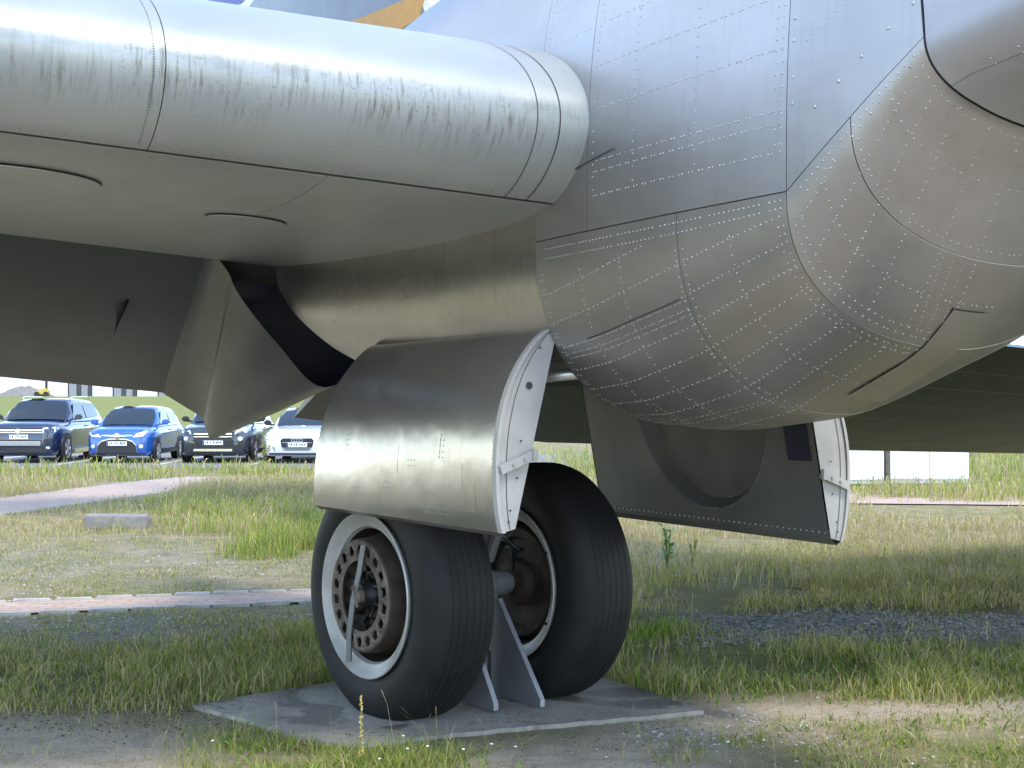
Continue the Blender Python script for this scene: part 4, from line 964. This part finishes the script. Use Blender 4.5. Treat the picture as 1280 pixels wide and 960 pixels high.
def face_sedan(root, face, rect, hw, zh):
    g = face('grille', [(-.37, zh - .15), (.37, zh - .15), (.43, zh - .21), (.40, zh - .36), (.30, zh - .46), (-.30, zh - .46), (-.40, zh - .36), (-.43, zh - .21)], M['black_trim'])
    for k in range(4): 
        c = (-.105 + .07 * k, zh - .20)
        MB().add([(c[0] + r_ * math.cos(q * math.pi / 8), -.03, c[1] + r_ * math.sin(q * math.pi / 8)) for r_ in (.045, .033) for q in range(16)], [(q, (q + 1) % 16, 16 + (q + 1) % 16, 16 + q) for q in range(16)]).build('badge_ring', M['alloy'], g)
    for z in (zh - .26, zh - .40, zh - .43): face('grille_bar', rect(-.38, .38, z - .005, z + .005), M['alloy'], g, .02)
    for sg in (-1, 1):
        face('headlight', [(sg * .52, zh - .20), (sg * .80, zh - .17), (sg * .88, zh - .08), (sg * .80, zh - .06), (sg * .56, zh - .13)], M['lamp'])
        face('side_intake', [(sg * .56, zh - .47), (sg * .85, zh - .45), (sg * .85, zh - .36), (sg * .62, zh - .36)], M['black_trim'])
    face('lower_lip', rect(-.72, .72, zh - .58, zh - .53), M['black_trim'])
navyp = paint('navy_car_paint', (.008, .015, .045)); bluep = paint('blue_car_paint', (.014, .085, .33)); darkp = paint('charcoal_car_paint', (.018, .022, .030)); whitep = paint('white_car_paint', (.72, .74, .76))
make_car('sport_utility_car', 'large navy sport utility car with chrome grille bars and roof rails', -12.75, 37.2, 4.80, 1.94, 1.71, navyp, 1.02, 1.10, 1.12, 1.30, 2.05, 4.10, 4.65, .37, .92, 3.85, dict(face=face_suv, plate=.70, seed=1, gaps=(2, 4), rails=True, sill=M['chrome']))
make_car('hatchback_car', 'small bright blue hatchback car with wide black lower grille', -10.20, 37.2, 3.95, 1.70, 1.50, bluep, .88, .97, 1.02, .95, 1.75, 3.40, 3.90, .31, .80, 3.32, dict(face=face_hatch, plate=.53, seed=2, gaps=(2, 4)))
make_car('crossover_car', 'charcoal crossover car half hidden behind the pointed fairing', -7.72, 37.2, 4.37, 1.84, 1.64, darkp, .93, 1.05, 1.07, 1.05, 1.95, 3.75, 4.30, .34, .88, 3.50, dict(face=face_cross, plate=.55, seed=3, gaps=(2, 3), mirror=M['black_trim']))
make_car('sedan_car', 'white sedan car with large black single frame grille', -5.52, 37.0, 4.93, 1.87, 1.46, whitep, .82, .95, 1.0, 1.35, 2.25, 3.70, 4.45, .34, .92, 3.83, dict(face=face_sedan, plate=.50, seed=4, gaps=(2, 4), mirror=M['black_trim']))

# red and white marker post
M['red'] = simple('red_stripe', (.55, .05, .02), .5, 0, .1, 5); M['stripe_white'] = simple('white_stripe', (.7, .7, .68), .5, 0, .1, 5)
mk = empty('marker_post', (-12.27, 41.6, 0)); tag(mk, 'red and white striped marker post between the navy and the blue car', 'marker post')
MB().box((0, 0, .04), (.45, .25, .08), bev=.02).build('base', M['black_trim'], mk)
for k in range(3): MB().box((0, 0, .08 + .155 + .31 * k), (.22, .06, .306), bev=.01).build('stripe', M['red'] if k % 2 == 0 else M['stripe_white'], mk)

# ------------------------------------------------------------------ the long building on the bank
M['bwall'] = simple('white_cladding', (.70, .71, .72), .6, 0, .05, 2); M['bgrey'] = simple('grey_cladding', (.22, .22, .23), .6, 0, .1, 2); M['bdark'] = simple('dark_recess', (.055, .055, .06), .7, 0, .1, 2)
BY, BZ = 172.0, 2.36
bld = empty('industrial_building', (-62, BY, BZ)); tag(bld, 'long white and grey industrial building beyond the grass bank', 'building')
MB().box((45, 9.2, 3.6), (96, 16, 7.2)).build('wall', M['bdark'], bld); MB().box((45, 9.2, 7.35), (97, 17, .3)).build('roof', M['bgrey'], bld)
def bx_(x0, x1, nm, mt, y=0.0, h=7.0):
    a0 = (x0 - 640) / FPX * BY + 62; a1 = (x1 - 640) / FPX * BY + 62
    return MB().box(((a0 + a1) / 2, 1.1 + y, h / 2), (a1 - a0 - .04, .25, h)).build(nm, mt, bld)
xx = -62
for k in range(14):
    w0 = xx
    if k == 0: bx_(-340, -60, 'white_panel', M['bwall'])
    if k in (0, 1): pass
    bx_(w0, w0 + 12.5, 'white_panel', M['bwall'], -.1) if k != 1 else [bx_(w0 - 0 + 12.4 * q, w0 + 12.4 * (q + 1), 'white_panel', M['bwall'], -.1) for q in (0, 1)]
    bx_(w0 + 12.6, w0 + 25, 'white_panel', M['bwall'], -.1)
    bx_(w0 + 26.5, w0 + 36, 'grey_panel', M['bgrey'], .0); bx_(w0 + 42, w0 + 50, 'grey_panel', M['bgrey'], .02)
    xx += 56.4 if k != 0 else 62
    if k == 0: bx_(-62, 54 - 56, 'white_panel', M['bwall'], -.3)
bx_(-2, 54, 'white_panel', M['bwall'], -.45)
gh_ = MB(); hp = []
for i in range(13):
    row = []
    for j in range(17):
        u, v_ = i / 12 * 2 - 1, j / 16 * 2 - 1; r_ = max(0, 1 - math.hypot(u, v_)); row.append((v_ * 3.4, u * 1.6, 1.25 * r_ ** .8 * (.75 + .5 * random.random()) - .02))
    hp.append(row)
o = gh_.grid(hp).build('gravel_heap', simple('grey_rubble', (.16, .15, .14), .95, 0, .35, 6, .4, 12)); o.location = ((31 - 640) / FPX * 160, 160, 2.36); tag(o, 'low heap of grey rubble in front of the long building', 'heap')
yb = empty('yellow_machine', ((57 - 640) / FPX * 160, 159, 2.36)); tag(yb, 'small yellow construction machine beside the rubble heap', 'machine')
M['yel'] = simple('yellow_paint', (.45, .34, .06), .6, 0, .2, 3)
MB().box((0, 0, .45), (1.5, .8, .45), bev=.06).box((.25, 0, .75), (.6, .7, .35), bev=.05).build('body', M['yel'], yb)
for sg in (-.5, .5): MB().lathe([(0, -.12), (.28, -.12), (.28, .12), (0, .12)], 20, 'y', (sg, -.45, .28)).build('wheel', M['black_trim'], yb)

# ------------------------------------------------------------------ white cabins on the right, dark trailer
def cabin(nm, label, x0, x1, Y, panels, h=2.3, dp=2.2):
    a0 = (x0 - 640) / FPX * Y; a1 = (x1 - 640) / FPX * Y; r_ = empty(nm, (a0, Y, 0)); tag(r_, label, 'cabin', 'white cabins beside the path')
    w = a1 - a0; MB().box((w / 2, dp / 2 + .03, h / 2 + .05), (w - .02, dp, h), bev=.01).build('body', M['bwall'], r_)
    for k in range(panels): MB().box((w * (k + .5) / panels, .015, h / 2 + .08), (w / panels - .012, .03, h - .1), bev=.004).build('panel', M['white_cab'], r_)
    MB().box((w / 2, dp / 2 + .03, h + .09), (w + .06, dp + .06, .08)).build('roof', M['bgrey'], r_); MB().box((w / 2, dp / 2, .03), (w, dp - .1, .08)).build('skid', M['bdark'], r_)
M['white_cab'] = simple('white_cabin_panel', (.76, .78, .80), .45, 0, .04, 2)
cabin('site_cabin', 'white site cabin of two panels with its long side to the path', 1112, 1211, 27.2, 2); cabin('site_cabin', 'white site cabin next to the two panel cabin, mostly behind the gear door', 965, 1105, 27.0, 2)
po = MB().box((0, 0, 1.15), (.09, .09, 2.3), bev=.01).build('corner_post', simple('brown_post', (.10, .085, .065), .8, 0, .3, 6)); po.location = ((1108.5 - 640) / FPX * 27.05, 27.02, 0); tag(po, 'thin brown post standing between the two white cabins', 'post')
tr = empty('flat_trailer', (15.5, 46, 0)); tag(tr, 'dark flat trailer with black wheels behind the tall grass', 'trailer')
MB().box((2.2, 1, .95), (6.5, 2.2, .22), bev=.03).build('deck', M['black_trim'], tr); MB().box((2.2, -.12, 1.12), (6.3, .08, .1)).build('side_rail', M['alloy'], tr)
for x in (-.3, 1.0, 3.6): 
    w_ = MB().lathe([(.2, -.14), (.42, -.14), (.45, -.08), (.45, .08), (.42, .14), (.2, .14)], 24, 'y', (x, .1, .45)).build('wheel', M['car_tyre'], tr, True, 40); MB().lathe([(0, -.13), (.22, -.13), (.25, -.08)], 20, 'y', (x, .1, .45)).build('rim', M['alloy'], w_, True)

# concrete block in the grass
cb = MB().box((0, 0, .07), (.78, .38, .17), bev=.02).build('concrete_block', simple('old_concrete', (.20, .19, .175), .9, 0, .25, 7, .4, 30)); cb.location = (*ground_at(147, 659), 0); cb.rotation_euler = (.03, .02, .12)
tag(cb, 'low grey concrete block lying in the dry grass', 'block')

# ------------------------------------------------------------------ grass, flowers, stones
def grass_mat():
    m, nt, b = newmat('grass_blades'); at = N(nt, 'ShaderNodeAttribute', attribute_name='tint')
    nt.links.new(at.outputs['Color'], b.inputs['Base Color']); b.inputs['Roughness'].default_value = .7; b.inputs['Specular IOR Level'].default_value = .25
    tr_ = N(nt, 'ShaderNodeBsdfTranslucent'); nt.links.new(at.outputs['Color'], tr_.inputs['Color']); mx = N(nt, 'ShaderNodeMixShader'); mx.inputs[0].default_value = .35
    nt.links.new(b.outputs[0], mx.inputs[1]); nt.links.new(tr_.outputs[0], mx.inputs[2]); nt.links.new(mx.outputs[0], nt.nodes['Material Output'].inputs['Surface']); return m
M['grass'] = grass_mat()
def in_poly(x, y, poly):
    ins = np.zeros(len(x), bool); n_ = len(poly)
    for i in range(n_):
        x0, y0 = poly[i]; x1, y1 = poly[(i + 1) % n_]; c = ((y0 > y) != (y1 > y)) & (x < (x1 - x0) * (y - y0) / (y1 - y0 + 1e-9) + x0); ins ^= c
    return ins
SLABW = [tuple((C0 + A * a + F * t).xy) for a, t in pts] if False else [tuple((C0 + A * a + F * t).xy) for a, t in [(-1.32, -.56), (-1.02, .50), (-.86, .63), (-.2, .66), (.90, .78), (.93, .2), (.9, -.85), (-.2, -.9)]]
ON_SLAB = [False]
G_ALL = dict(v=[], f4=[], c=[], n=0)
PAL = dict(
    green=[(.13, .20, .028), (.17, .235, .038), (.23, .265, .055), (.11, .165, .026), (.34, .30, .12), (.37, .31, .16)],
    lush=[(.17, .27, .030), (.22, .32, .042), (.29, .35, .065), (.13, .20, .028)],
    yellow=[(.36, .35, .08), (.43, .39, .12), (.29, .32, .055), (.47, .40, .17)],
    dry=[(.42, .34, .18), (.49, .41, .24), (.34, .28, .14), (.44, .34, .22), (.29, .28, .11)],
    pink=[(.48, .35, .25), (.52, .39, .28), (.44, .36, .20), (.36, .34, .13), (.50, .42, .26)])
def scatter(poly, n_, pals, keep=None, clump=None):
    xs_ = [p[0] for p in poly]; ys_ = [p[1] for p in poly]
    x = rng.uniform(min(xs_), max(xs_), n_ * 2); y = rng.uniform(min(ys_), max(ys_), n_ * 2); k = in_poly(x, y, poly); x, y = x[k], y[k]
    Y = FPX * EYE / (y - HOR); X = (x - 640) / FPX * Y; X = X + rng.normal(0, .012, len(X)) * Y; Y = Y + rng.normal(0, .016, len(Y)) * Y; ok = np.ones(len(X), bool)
    if clump: sc, th = clump; nn = .65 * vnoise(X, Y, sc, 11) + .35 * vnoise(X, Y, sc * .3, 12); ok &= nn > th + rng.uniform(-.12, .12, len(X))
    ok &= (seg_dist(X, Y, PATH1) > .33 + .08 * rng.uniform(0, 1, len(X))) & (seg_dist(X, Y, PATH2) > .95) & (~in_poly(X, Y, SLABW) | ON_SLAB[0])
    return X[ok][:n_], Y[ok][:n_]
def blades(poly, n_, h, w, pals, lean=.45, clump=None, seed_head=0.0):
    X, Y = scatter(poly, n_, pals, clump=clump); m = len(X)
    if m == 0: return
    Z = ground_relief(X, Y) + bank_z(X, Y) - .005
    hh = .85 * (h[0] + (h[1] - h[0]) * rng.uniform(0, 1, m) ** 1.9) * (.6 + .8 * vnoise(X, Y, .45, 21)); th = rng.uniform(0, 2 * np.pi, m); ln = rng.uniform(.05, lean, m) * hh
    dx, dy = np.cos(th) * ln, np.sin(th) * ln; tw = rng.uniform(0, np.pi, m); wx, wy = np.cos(tw), np.sin(tw)
    ww = w * rng.uniform(.6, 1.3, m) * np.maximum(1, Y / 11)
    pc = np.array(sum([PAL[p] for p in pals], [])); c = pc[rng.integers(0, len(pc), m)] * rng.uniform(.8, 1.2, (m, 1))
    def row(f, s): return np.stack([X + dx * f ** 2 - wx * ww * s, Y + dy * f ** 2 - wy * ww * s, Z + hh * f * (1 - .12 * f * (ln / hh))], -1), np.stack([X + dx * f ** 2 + wx * ww * s, Y + dy * f ** 2 + wy * ww * s, Z + hh * f * (1 - .12 * f * (ln / hh))], -1)
    a0, b0 = row(0, .5); a1, b1 = row(.55, .42); a2, b2 = row(1.0, .06)
    sh = rng.uniform(0, 1, m) < seed_head
    if sh.any():      # seed heads: the upper part swells
        a1[sh] = row(.78, .25)[0][sh]; b1[sh] = row(.78, .25)[1][sh]; aa, bb = row(1.0, .9); a2[sh] = aa[sh]; b2[sh] = bb[sh]
    V = np.stack([a0, b0, b1, a1, b2, a2], 1).reshape(-1, 3); base = np.arange(m)[:, None] * 6 + G_ALL['n']
    f = np.concatenate([base + np.array([[0, 1, 2, 3]]), base + np.array([[3, 2, 4, 5]])], 0)
    G_ALL['v'].append(V); G_ALL['f4'].append(f); G_ALL['c'].append(np.repeat(c, 6, 0)); G_ALL['n'] += len(V)
def flush(name, label, cat='grass'):
    V = np.concatenate(G_ALL['v']); Fq = np.concatenate(G_ALL['f4']); Cc = np.concatenate(G_ALL['c'])
    me = bpy.data.meshes.new(name); me.vertices.add(len(V)); me.vertices.foreach_set('co', V.astype('f').ravel()); me.loops.add(Fq.size); me.loops.foreach_set('vertex_index', Fq.ravel().astype('i'))
    me.polygons.add(len(Fq)); me.polygons.foreach_set('loop_start', np.arange(0, Fq.size, 4, dtype='i')); me.update(calc_edges=True)
    a_ = me.color_attributes.new('tint', 'FLOAT_COLOR', 'POINT'); a_.data.foreach_set('color', np.concatenate([Cc, np.ones((len(Cc), 1))], 1).astype('f').ravel())
    me.materials.append(M['grass']); o = bpy.data.objects.new(name, me); COL.objects.link(o); tag(o, label, cat, kind='stuff'); G_ALL.update(v=[], f4=[], c=[], n=0); return o
# left side
blades([(-200, 888), (-200, 815), (100, 805), (430, 780), (430, 868), (230, 880)], 12500, (.03, .11), .0055, ['green', 'yellow', 'dry'], 1.1, (.5, .46), .03)
blades([(150, 862), (200, 822), (430, 790), (430, 862)], 7500, (.05, .18), .0055, ['green', 'lush', 'yellow', 'dry'], 1.0, (.5, .43))
blades([(390, 860), (390, 700), (780, 700), (780, 840), (600, 860)], 4000, (.06, .18), .006, ['green', 'yellow'], .5, (.4, .40))
blades([(-200, 640), (400, 640), (400, 812), (-200, 830)], 30000, (.015, .05), .006, ['yellow', 'dry', 'green'], .9, (.45, .45))
flush('near_grass', 'green and dry grass on the ground left of the aircraft wheels')
blades([(150, 664), (185, 632), (330, 616), (410, 610), (410, 650), (330, 668)], 9000, (.08, .30), .006, ['yellow', 'lush', 'dry'], .6, (.9, .40), .12)
blades([(290, 698), (330, 676), (410, 646), (410, 698)], 5000, (.10, .30), .006, ['lush', 'yellow', 'green'], .6, (.5, .40))
blades([(-200, 612), (120, 600), (120, 606), (60, 618), (-200, 648)], 9000, (.10, .30), .006, ['pink', 'dry', 'yellow'], .5, (.8, .34), .3)
blades([(240, 606), (420, 600), (420, 632), (230, 622)], 9000, (.10, .30), .006, ['pink', 'yellow', 'dry'], .5, (.8, .34), .3)
blades([(-200, 612), (420, 608), (420, 680), (-200, 690)], 12000, (.04, .13), .006, ['dry', 'yellow', 'pink'], .6, (.8, .42), .1)
blades([(-200, 589), (420, 587), (420, 600), (-200, 603)], 5500, (.10, .40), .008, ['yellow', 'lush', 'dry'], .5, (1.0, .38), .2)
flush('far_left_grass', 'tall dry and yellow green grass before the car park')
# right side
blades([(690, 566), (1480, 566), (1480, 600), (690, 600)], 16000, (.12, .45), .006, ['yellow', 'dry', 'lush'], .5, (1.2, .34), .2)
blades([(1060, 611), (1215, 611), (1240, 596), (1480, 592), (1480, 628), (1060, 628)], 11000, (.08, .36), .006, ['yellow', 'lush', 'pink'], .5, (.7, .40), .3)
blades([(690, 600), (1060, 600), (1060, 640), (690, 640)], 6000, (.10, .30), .006, ['yellow', 'pink', 'dry'], .5, (.7, .36), .3)
blades([(690, 640), (1480, 642), (1480, 705), (690, 705)], 32000, (.05, .16), .006, ['pink', 'dry', 'pink', 'yellow'], .6, (.9, .38), .35)
blades([(770, 704), (900, 690), (1480, 684), (1480, 764), (1000, 758), (770, 764)], 26000, (.04, .20), .0055, ['yellow', 'lush', 'dry', 'yellow', 'pink'], 1.1, (.7, .43), .2)
flush('far_right_grass', 'tall yellow green meadow grass beyond the gravel strip')
blades([(745, 868), (760, 835), (900, 828), (1010, 815), (1150, 806), (1480, 800), (1480, 885), (1150, 878), (960, 864)], 18000, (.035, .15), .0055, ['green', 'lush', 'yellow', 'dry'], 1.1, (.6, .43), .04)
blades([(780, 800), (790, 775), (850, 778), (840, 800)], 1400, (.04, .12), .006, ['green', 'lush'], .6, (.3, .35))
blades([(820, 1010), (850, 925), (960, 905), (1480, 890), (1480, 1010)], 9000, (.015, .08), .0035, ['green', 'yellow', 'lush', 'dry'], 1.3, (.35, .48), .03)
blades([(235, 1010), (245, 910), (330, 897), (430, 935), (650, 943), (660, 1010)], 7500, (.02, .11), .0035, ['lush', 'green', 'yellow'], 1.2, (.35, .44), .03)
blades([(-200, 1010), (-200, 885), (1480, 870), (1480, 1010)], 3500, (.012, .05), .0035, ['green', 'yellow', 'dry'], .9, (.25, .54), .02)
blades([(760, 812), (780, 765), (1480, 750), (1480, 800), (1000, 810)], 3000, (.02, .06), .006, ['green', 'dry', 'yellow'], .8, (.35, .52), .0)
blades([(760, 1010), (850, 915), (1480, 880), (1480, 1010)], 1500, (.02, .07), .012, ['lush', 'green'], 1.6, (.35, .5))
blades([(240, 1010), (250, 905), (640, 940), (660, 1010)], 1500, (.02, .07), .012, ['lush', 'green'], 1.6, (.3, .45))
blades([(745, 870), (780, 840), (1480, 810), (1480, 885)], 2500, (.03, .10), .012, ['green', 'lush'], 1.4, (.4, .48))
blades([(-200, 880), (-200, 820), (430, 800), (430, 868)], 2500, (.02, .08), .012, ['green', 'lush', 'yellow'], 1.4, (.4, .5))
flush('near_right_grass', 'green grass band and sparse tufts around the bare sand')

# bank turf as a coarse short sward
V_, F_, C_ = [], [], []
# pebbles
def pebbles(name, label, zones_, mat):
    vs_, fs_ = [], []
    octv = np.array([(1, 0, 0), (0, 1, 0), (-1, 0, 0), (0, -1, 0), (0, 0, 1), (0, 0, -1)], float); octf = [(0, 1, 4), (1, 2, 4), (2, 3, 4), (3, 0, 4), (1, 0, 5), (2, 1, 5), (3, 2, 5), (0, 3, 5)]
    for poly, n_, (r0, r1), cl in zones_:
        X, Y = scatter(poly, n_, None, clump=cl); Z = np.where(in_poly(X, Y, SLABW), .010, ground_relief(X, Y))
        for x, y, z in zip(X, Y, Z):
            r_ = r0 + (r1 - r0) * random.random() ** 3; q = octv * np.array([r_ * random.uniform(.7, 1.3), r_ * random.uniform(.7, 1.3), r_ * random.uniform(.4, .7)]) * rng.uniform(.75, 1.25, (6, 1)); th = random.random() * 6.28; c, s_ = math.cos(th), math.sin(th)
            b_ = len(vs_); vs_ += [(x + p[0] * c - p[1] * s_, y + p[0] * s_ + p[1] * c, z + p[2] + r_ * .15) for p in q]; fs_ += [tuple(i + b_ for i in f) for f in octf]
    o = mesh_obj(name, vs_, fs_, mat); tag(o, label, 'stones', kind='stuff')
M['peb'] = simple('pale_pebbles', (.34, .32, .29), .85, 0, .45, 9); M['peb_d'] = simple('grey_gravel', (.24, .23, .215), .9, 0, .5, 14)
pebbles('gravel', 'dark grey loose gravel strip beyond the green grass band', [([(775, 806), (800, 770), (1480, 752), (1480, 785), (1000, 800)], 6500, (.005, .022), (.5, .40))], M['peb_d'])
pebbles('pebbles', 'pale pebbles scattered on the bare sand and short turf', [([(760, 935), (900, 880), (1100, 880), (1000, 930)], 420, (.003, .016), (.3, .42)), ([(-100, 960), (-100, 890), (300, 890), (250, 960)], 300, (.002, .008), None), ([(620, 960), (900, 900), (1300, 880), (1300, 960)], 350, (.003, .012), None), ([(-150, 800), (-150, 690), (390, 690), (390, 790)], 2200, (.004, .018), (.6, .42))], M['peb'])

M['litter'] = simple('brown_litter', (.085, .06, .038), .95, 0, .5, 20)
ON_SLAB[0] = True
pebbles('slab_grit', 'fine grit and crumbs of soil lying on the concrete slab', [([(230, 890), (420, 862), (880, 880), (885, 895), (640, 925), (450, 928)], 1500, (.0012, .006), (.25, .42)), ([(440, 932), (640, 926), (885, 896), (880, 888), (640, 912), (440, 918)], 900, (.0015, .008), (.2, .40))], M['litter'])
ON_SLAB[0] = False
pebbles('dead_litter', 'brown dead stalks and crumbs lying on the sand by the slab', [([(-100, 905), (-100, 882), (300, 878), (330, 895), (200, 915)], 900, (.002, .010), (.3, .38)), ([(600, 960), (760, 905), (1100, 870), (1300, 880), (1100, 930), (800, 960)], 900, (.002, .008), (.3, .42)), ([(-100, 960), (-100, 890), (500, 890), (500, 960)], 700, (.0015, .005), None)], M['litter'])
# a few long dry stalks and bent stems
blades([(-150, 960), (-150, 800), (420, 790), (640, 945), (640, 980)], 260, (.10, .30), .0022, ['dry', 'yellow'], .9, None, .5)
blades([(760, 980), (800, 800), (1400, 790), (1400, 980)], 420, (.10, .32), .0022, ['dry', 'yellow'], .9, None, .5)
blades([(780, 740), (1400, 730), (1400, 690), (780, 700)], 900, (.20, .42), .004, ['dry', 'pink', 'yellow'], .7, None, .6)
flush('dry_stalks', 'thin dry stalks with seed heads standing above the green grass')
# small plants one can point at
def flower(bm_l, bm_w, p, h):
    x, y, z = p; bm_l.tube([(x, y, z - .01), (x + .01, y, z + h * .5), (x + .015, y + .01, z + h)], .0012, 4)
    bm_w.lathe([(0, h + .003), (.005, h + .002), (.0065, h - .001)], 8, 'z', (x + .015, y + .01, z))
fs1, fs2 = MB(), MB()
for (px, py) in ((262, 934), (418, 908), (598, 913), (548, 905), (505, 942), (575, 950), (470, 948), (530, 936), (610, 945), (640, 940), (1135, 955), (905, 940), (950, 925), (500, 925)):
    X, Y = ground_at(px, py + 22)
    if in_poly(np.array([X]), np.array([Y]), SLABW)[0] or py < 915: continue
    flower(fs1, fs2, (X, Y, float(ground_relief(np.array([X]), np.array([Y]))[0])), .07 + .05 * random.random())
M['stem'] = simple('green_stem', (.12, .17, .05), .7, 0, .2, 20); M['petal'] = simple('white_petal', (.75, .75, .70), .7, 0, .05, 20)
o = fs1.build('daisies', M['stem']); tag(o, 'small white daisies among the grass in front of the slab', 'flowers', kind='stuff'); fs2.build('petals', M['petal'], o)['kind'] = 'stuff'
X, Y = ground_at(452, 962); fk = MB(); pts_ = [(0, 0, -.02), (.004, 0, .10), (-.004, 0, .22), (.002, 0, .315)]
mu = empty('flower_spike', (X, Y, 0)); tag(mu, 'upright yellow seed spike standing in front of the slab', 'plant')
fk.tube(pts_, [.004, .0035, .003, .002], 6).build('stem', M['stem'], mu, True); M['spike'] = simple('yellow_spike', (.42, .31, .10), .85, 0, .35, 40); sp = MB()
for k in range(64):
    z = .06 + .255 * random.random(); r_ = .010 * (1.15 - z / .33); th = random.random() * 6.28; sp.box((r_ * math.cos(th), r_ * math.sin(th), z), (.004 + .004 * random.random(), .005, .008), Matrix.Rotation(th, 3, 'Z'))
tag(sp.build('seed_head', M['spike'], mu), kind='stuff')
def leafy(nm, label, px, py, h, nleaf, mat, lw=.045, spread=.18):
    X, Y = ground_at(px, py); r_ = empty(nm, (X, Y, 0)); tag(r_, label, 'plant'); stm, lv = MB(), MB(); rr = random.Random(px)
    for s_ in range(5):
        th = rr.uniform(0, 6.28); tip = Vector((spread * math.cos(th) * rr.uniform(.2, 1), spread * math.sin(th) * rr.uniform(.2, 1), h * rr.uniform(.6, 1.0))); stm.tube([(0, 0, -.02), (tip.x * .3, tip.y * .3, tip.z * .5), tuple(tip)], .005, 5)
        for k in range(nleaf // 5):
            f_ = rr.uniform(.3, 1.05); c = Vector((tip.x * f_ ** 1.5, tip.y * f_ ** 1.5, tip.z * f_)); a_ = rr.uniform(0, 6.28); d = Vector((math.cos(a_), math.sin(a_), rr.uniform(-.1, .6))).normalized(); sd_ = d.cross(Vector((0, 0, 1))).normalized(); l_ = lw * rr.uniform(1.2, 2.4)
            lv.add([c, c + d * l_ * .5 + sd_ * lw * .5, c + d * l_, c + d * l_ * .5 - sd_ * lw * .5], [(0, 1, 2, 3)])
    stm.build('stem', M['stem'], r_); tag(lv.build('leaves', mat, r_), kind='stuff')
M['leaf'] = simple('sapling_leaf', (.20, .34, .06), .55, 0, .3, 8); M['poppy'] = simple('orange_petals', (.60, .16, .04), .6, 0, .2, 10)
leafy('young_sapling', 'young green leafy sapling in the tall grass right of the wheels', 834, 718, .42, 90, M['leaf'])
leafy('orange_weed', 'thin orange flowering weed next to the green sapling', 866, 712, .30, 30, M['poppy'], .02, .05)
leafy('yellow_weed', 'yellow flowering weed beside the white sedan car', 330, 582, .7, 60, simple('yellow_petals', (.55, .45, .03), .6, 0, .2, 10), .08, .25)
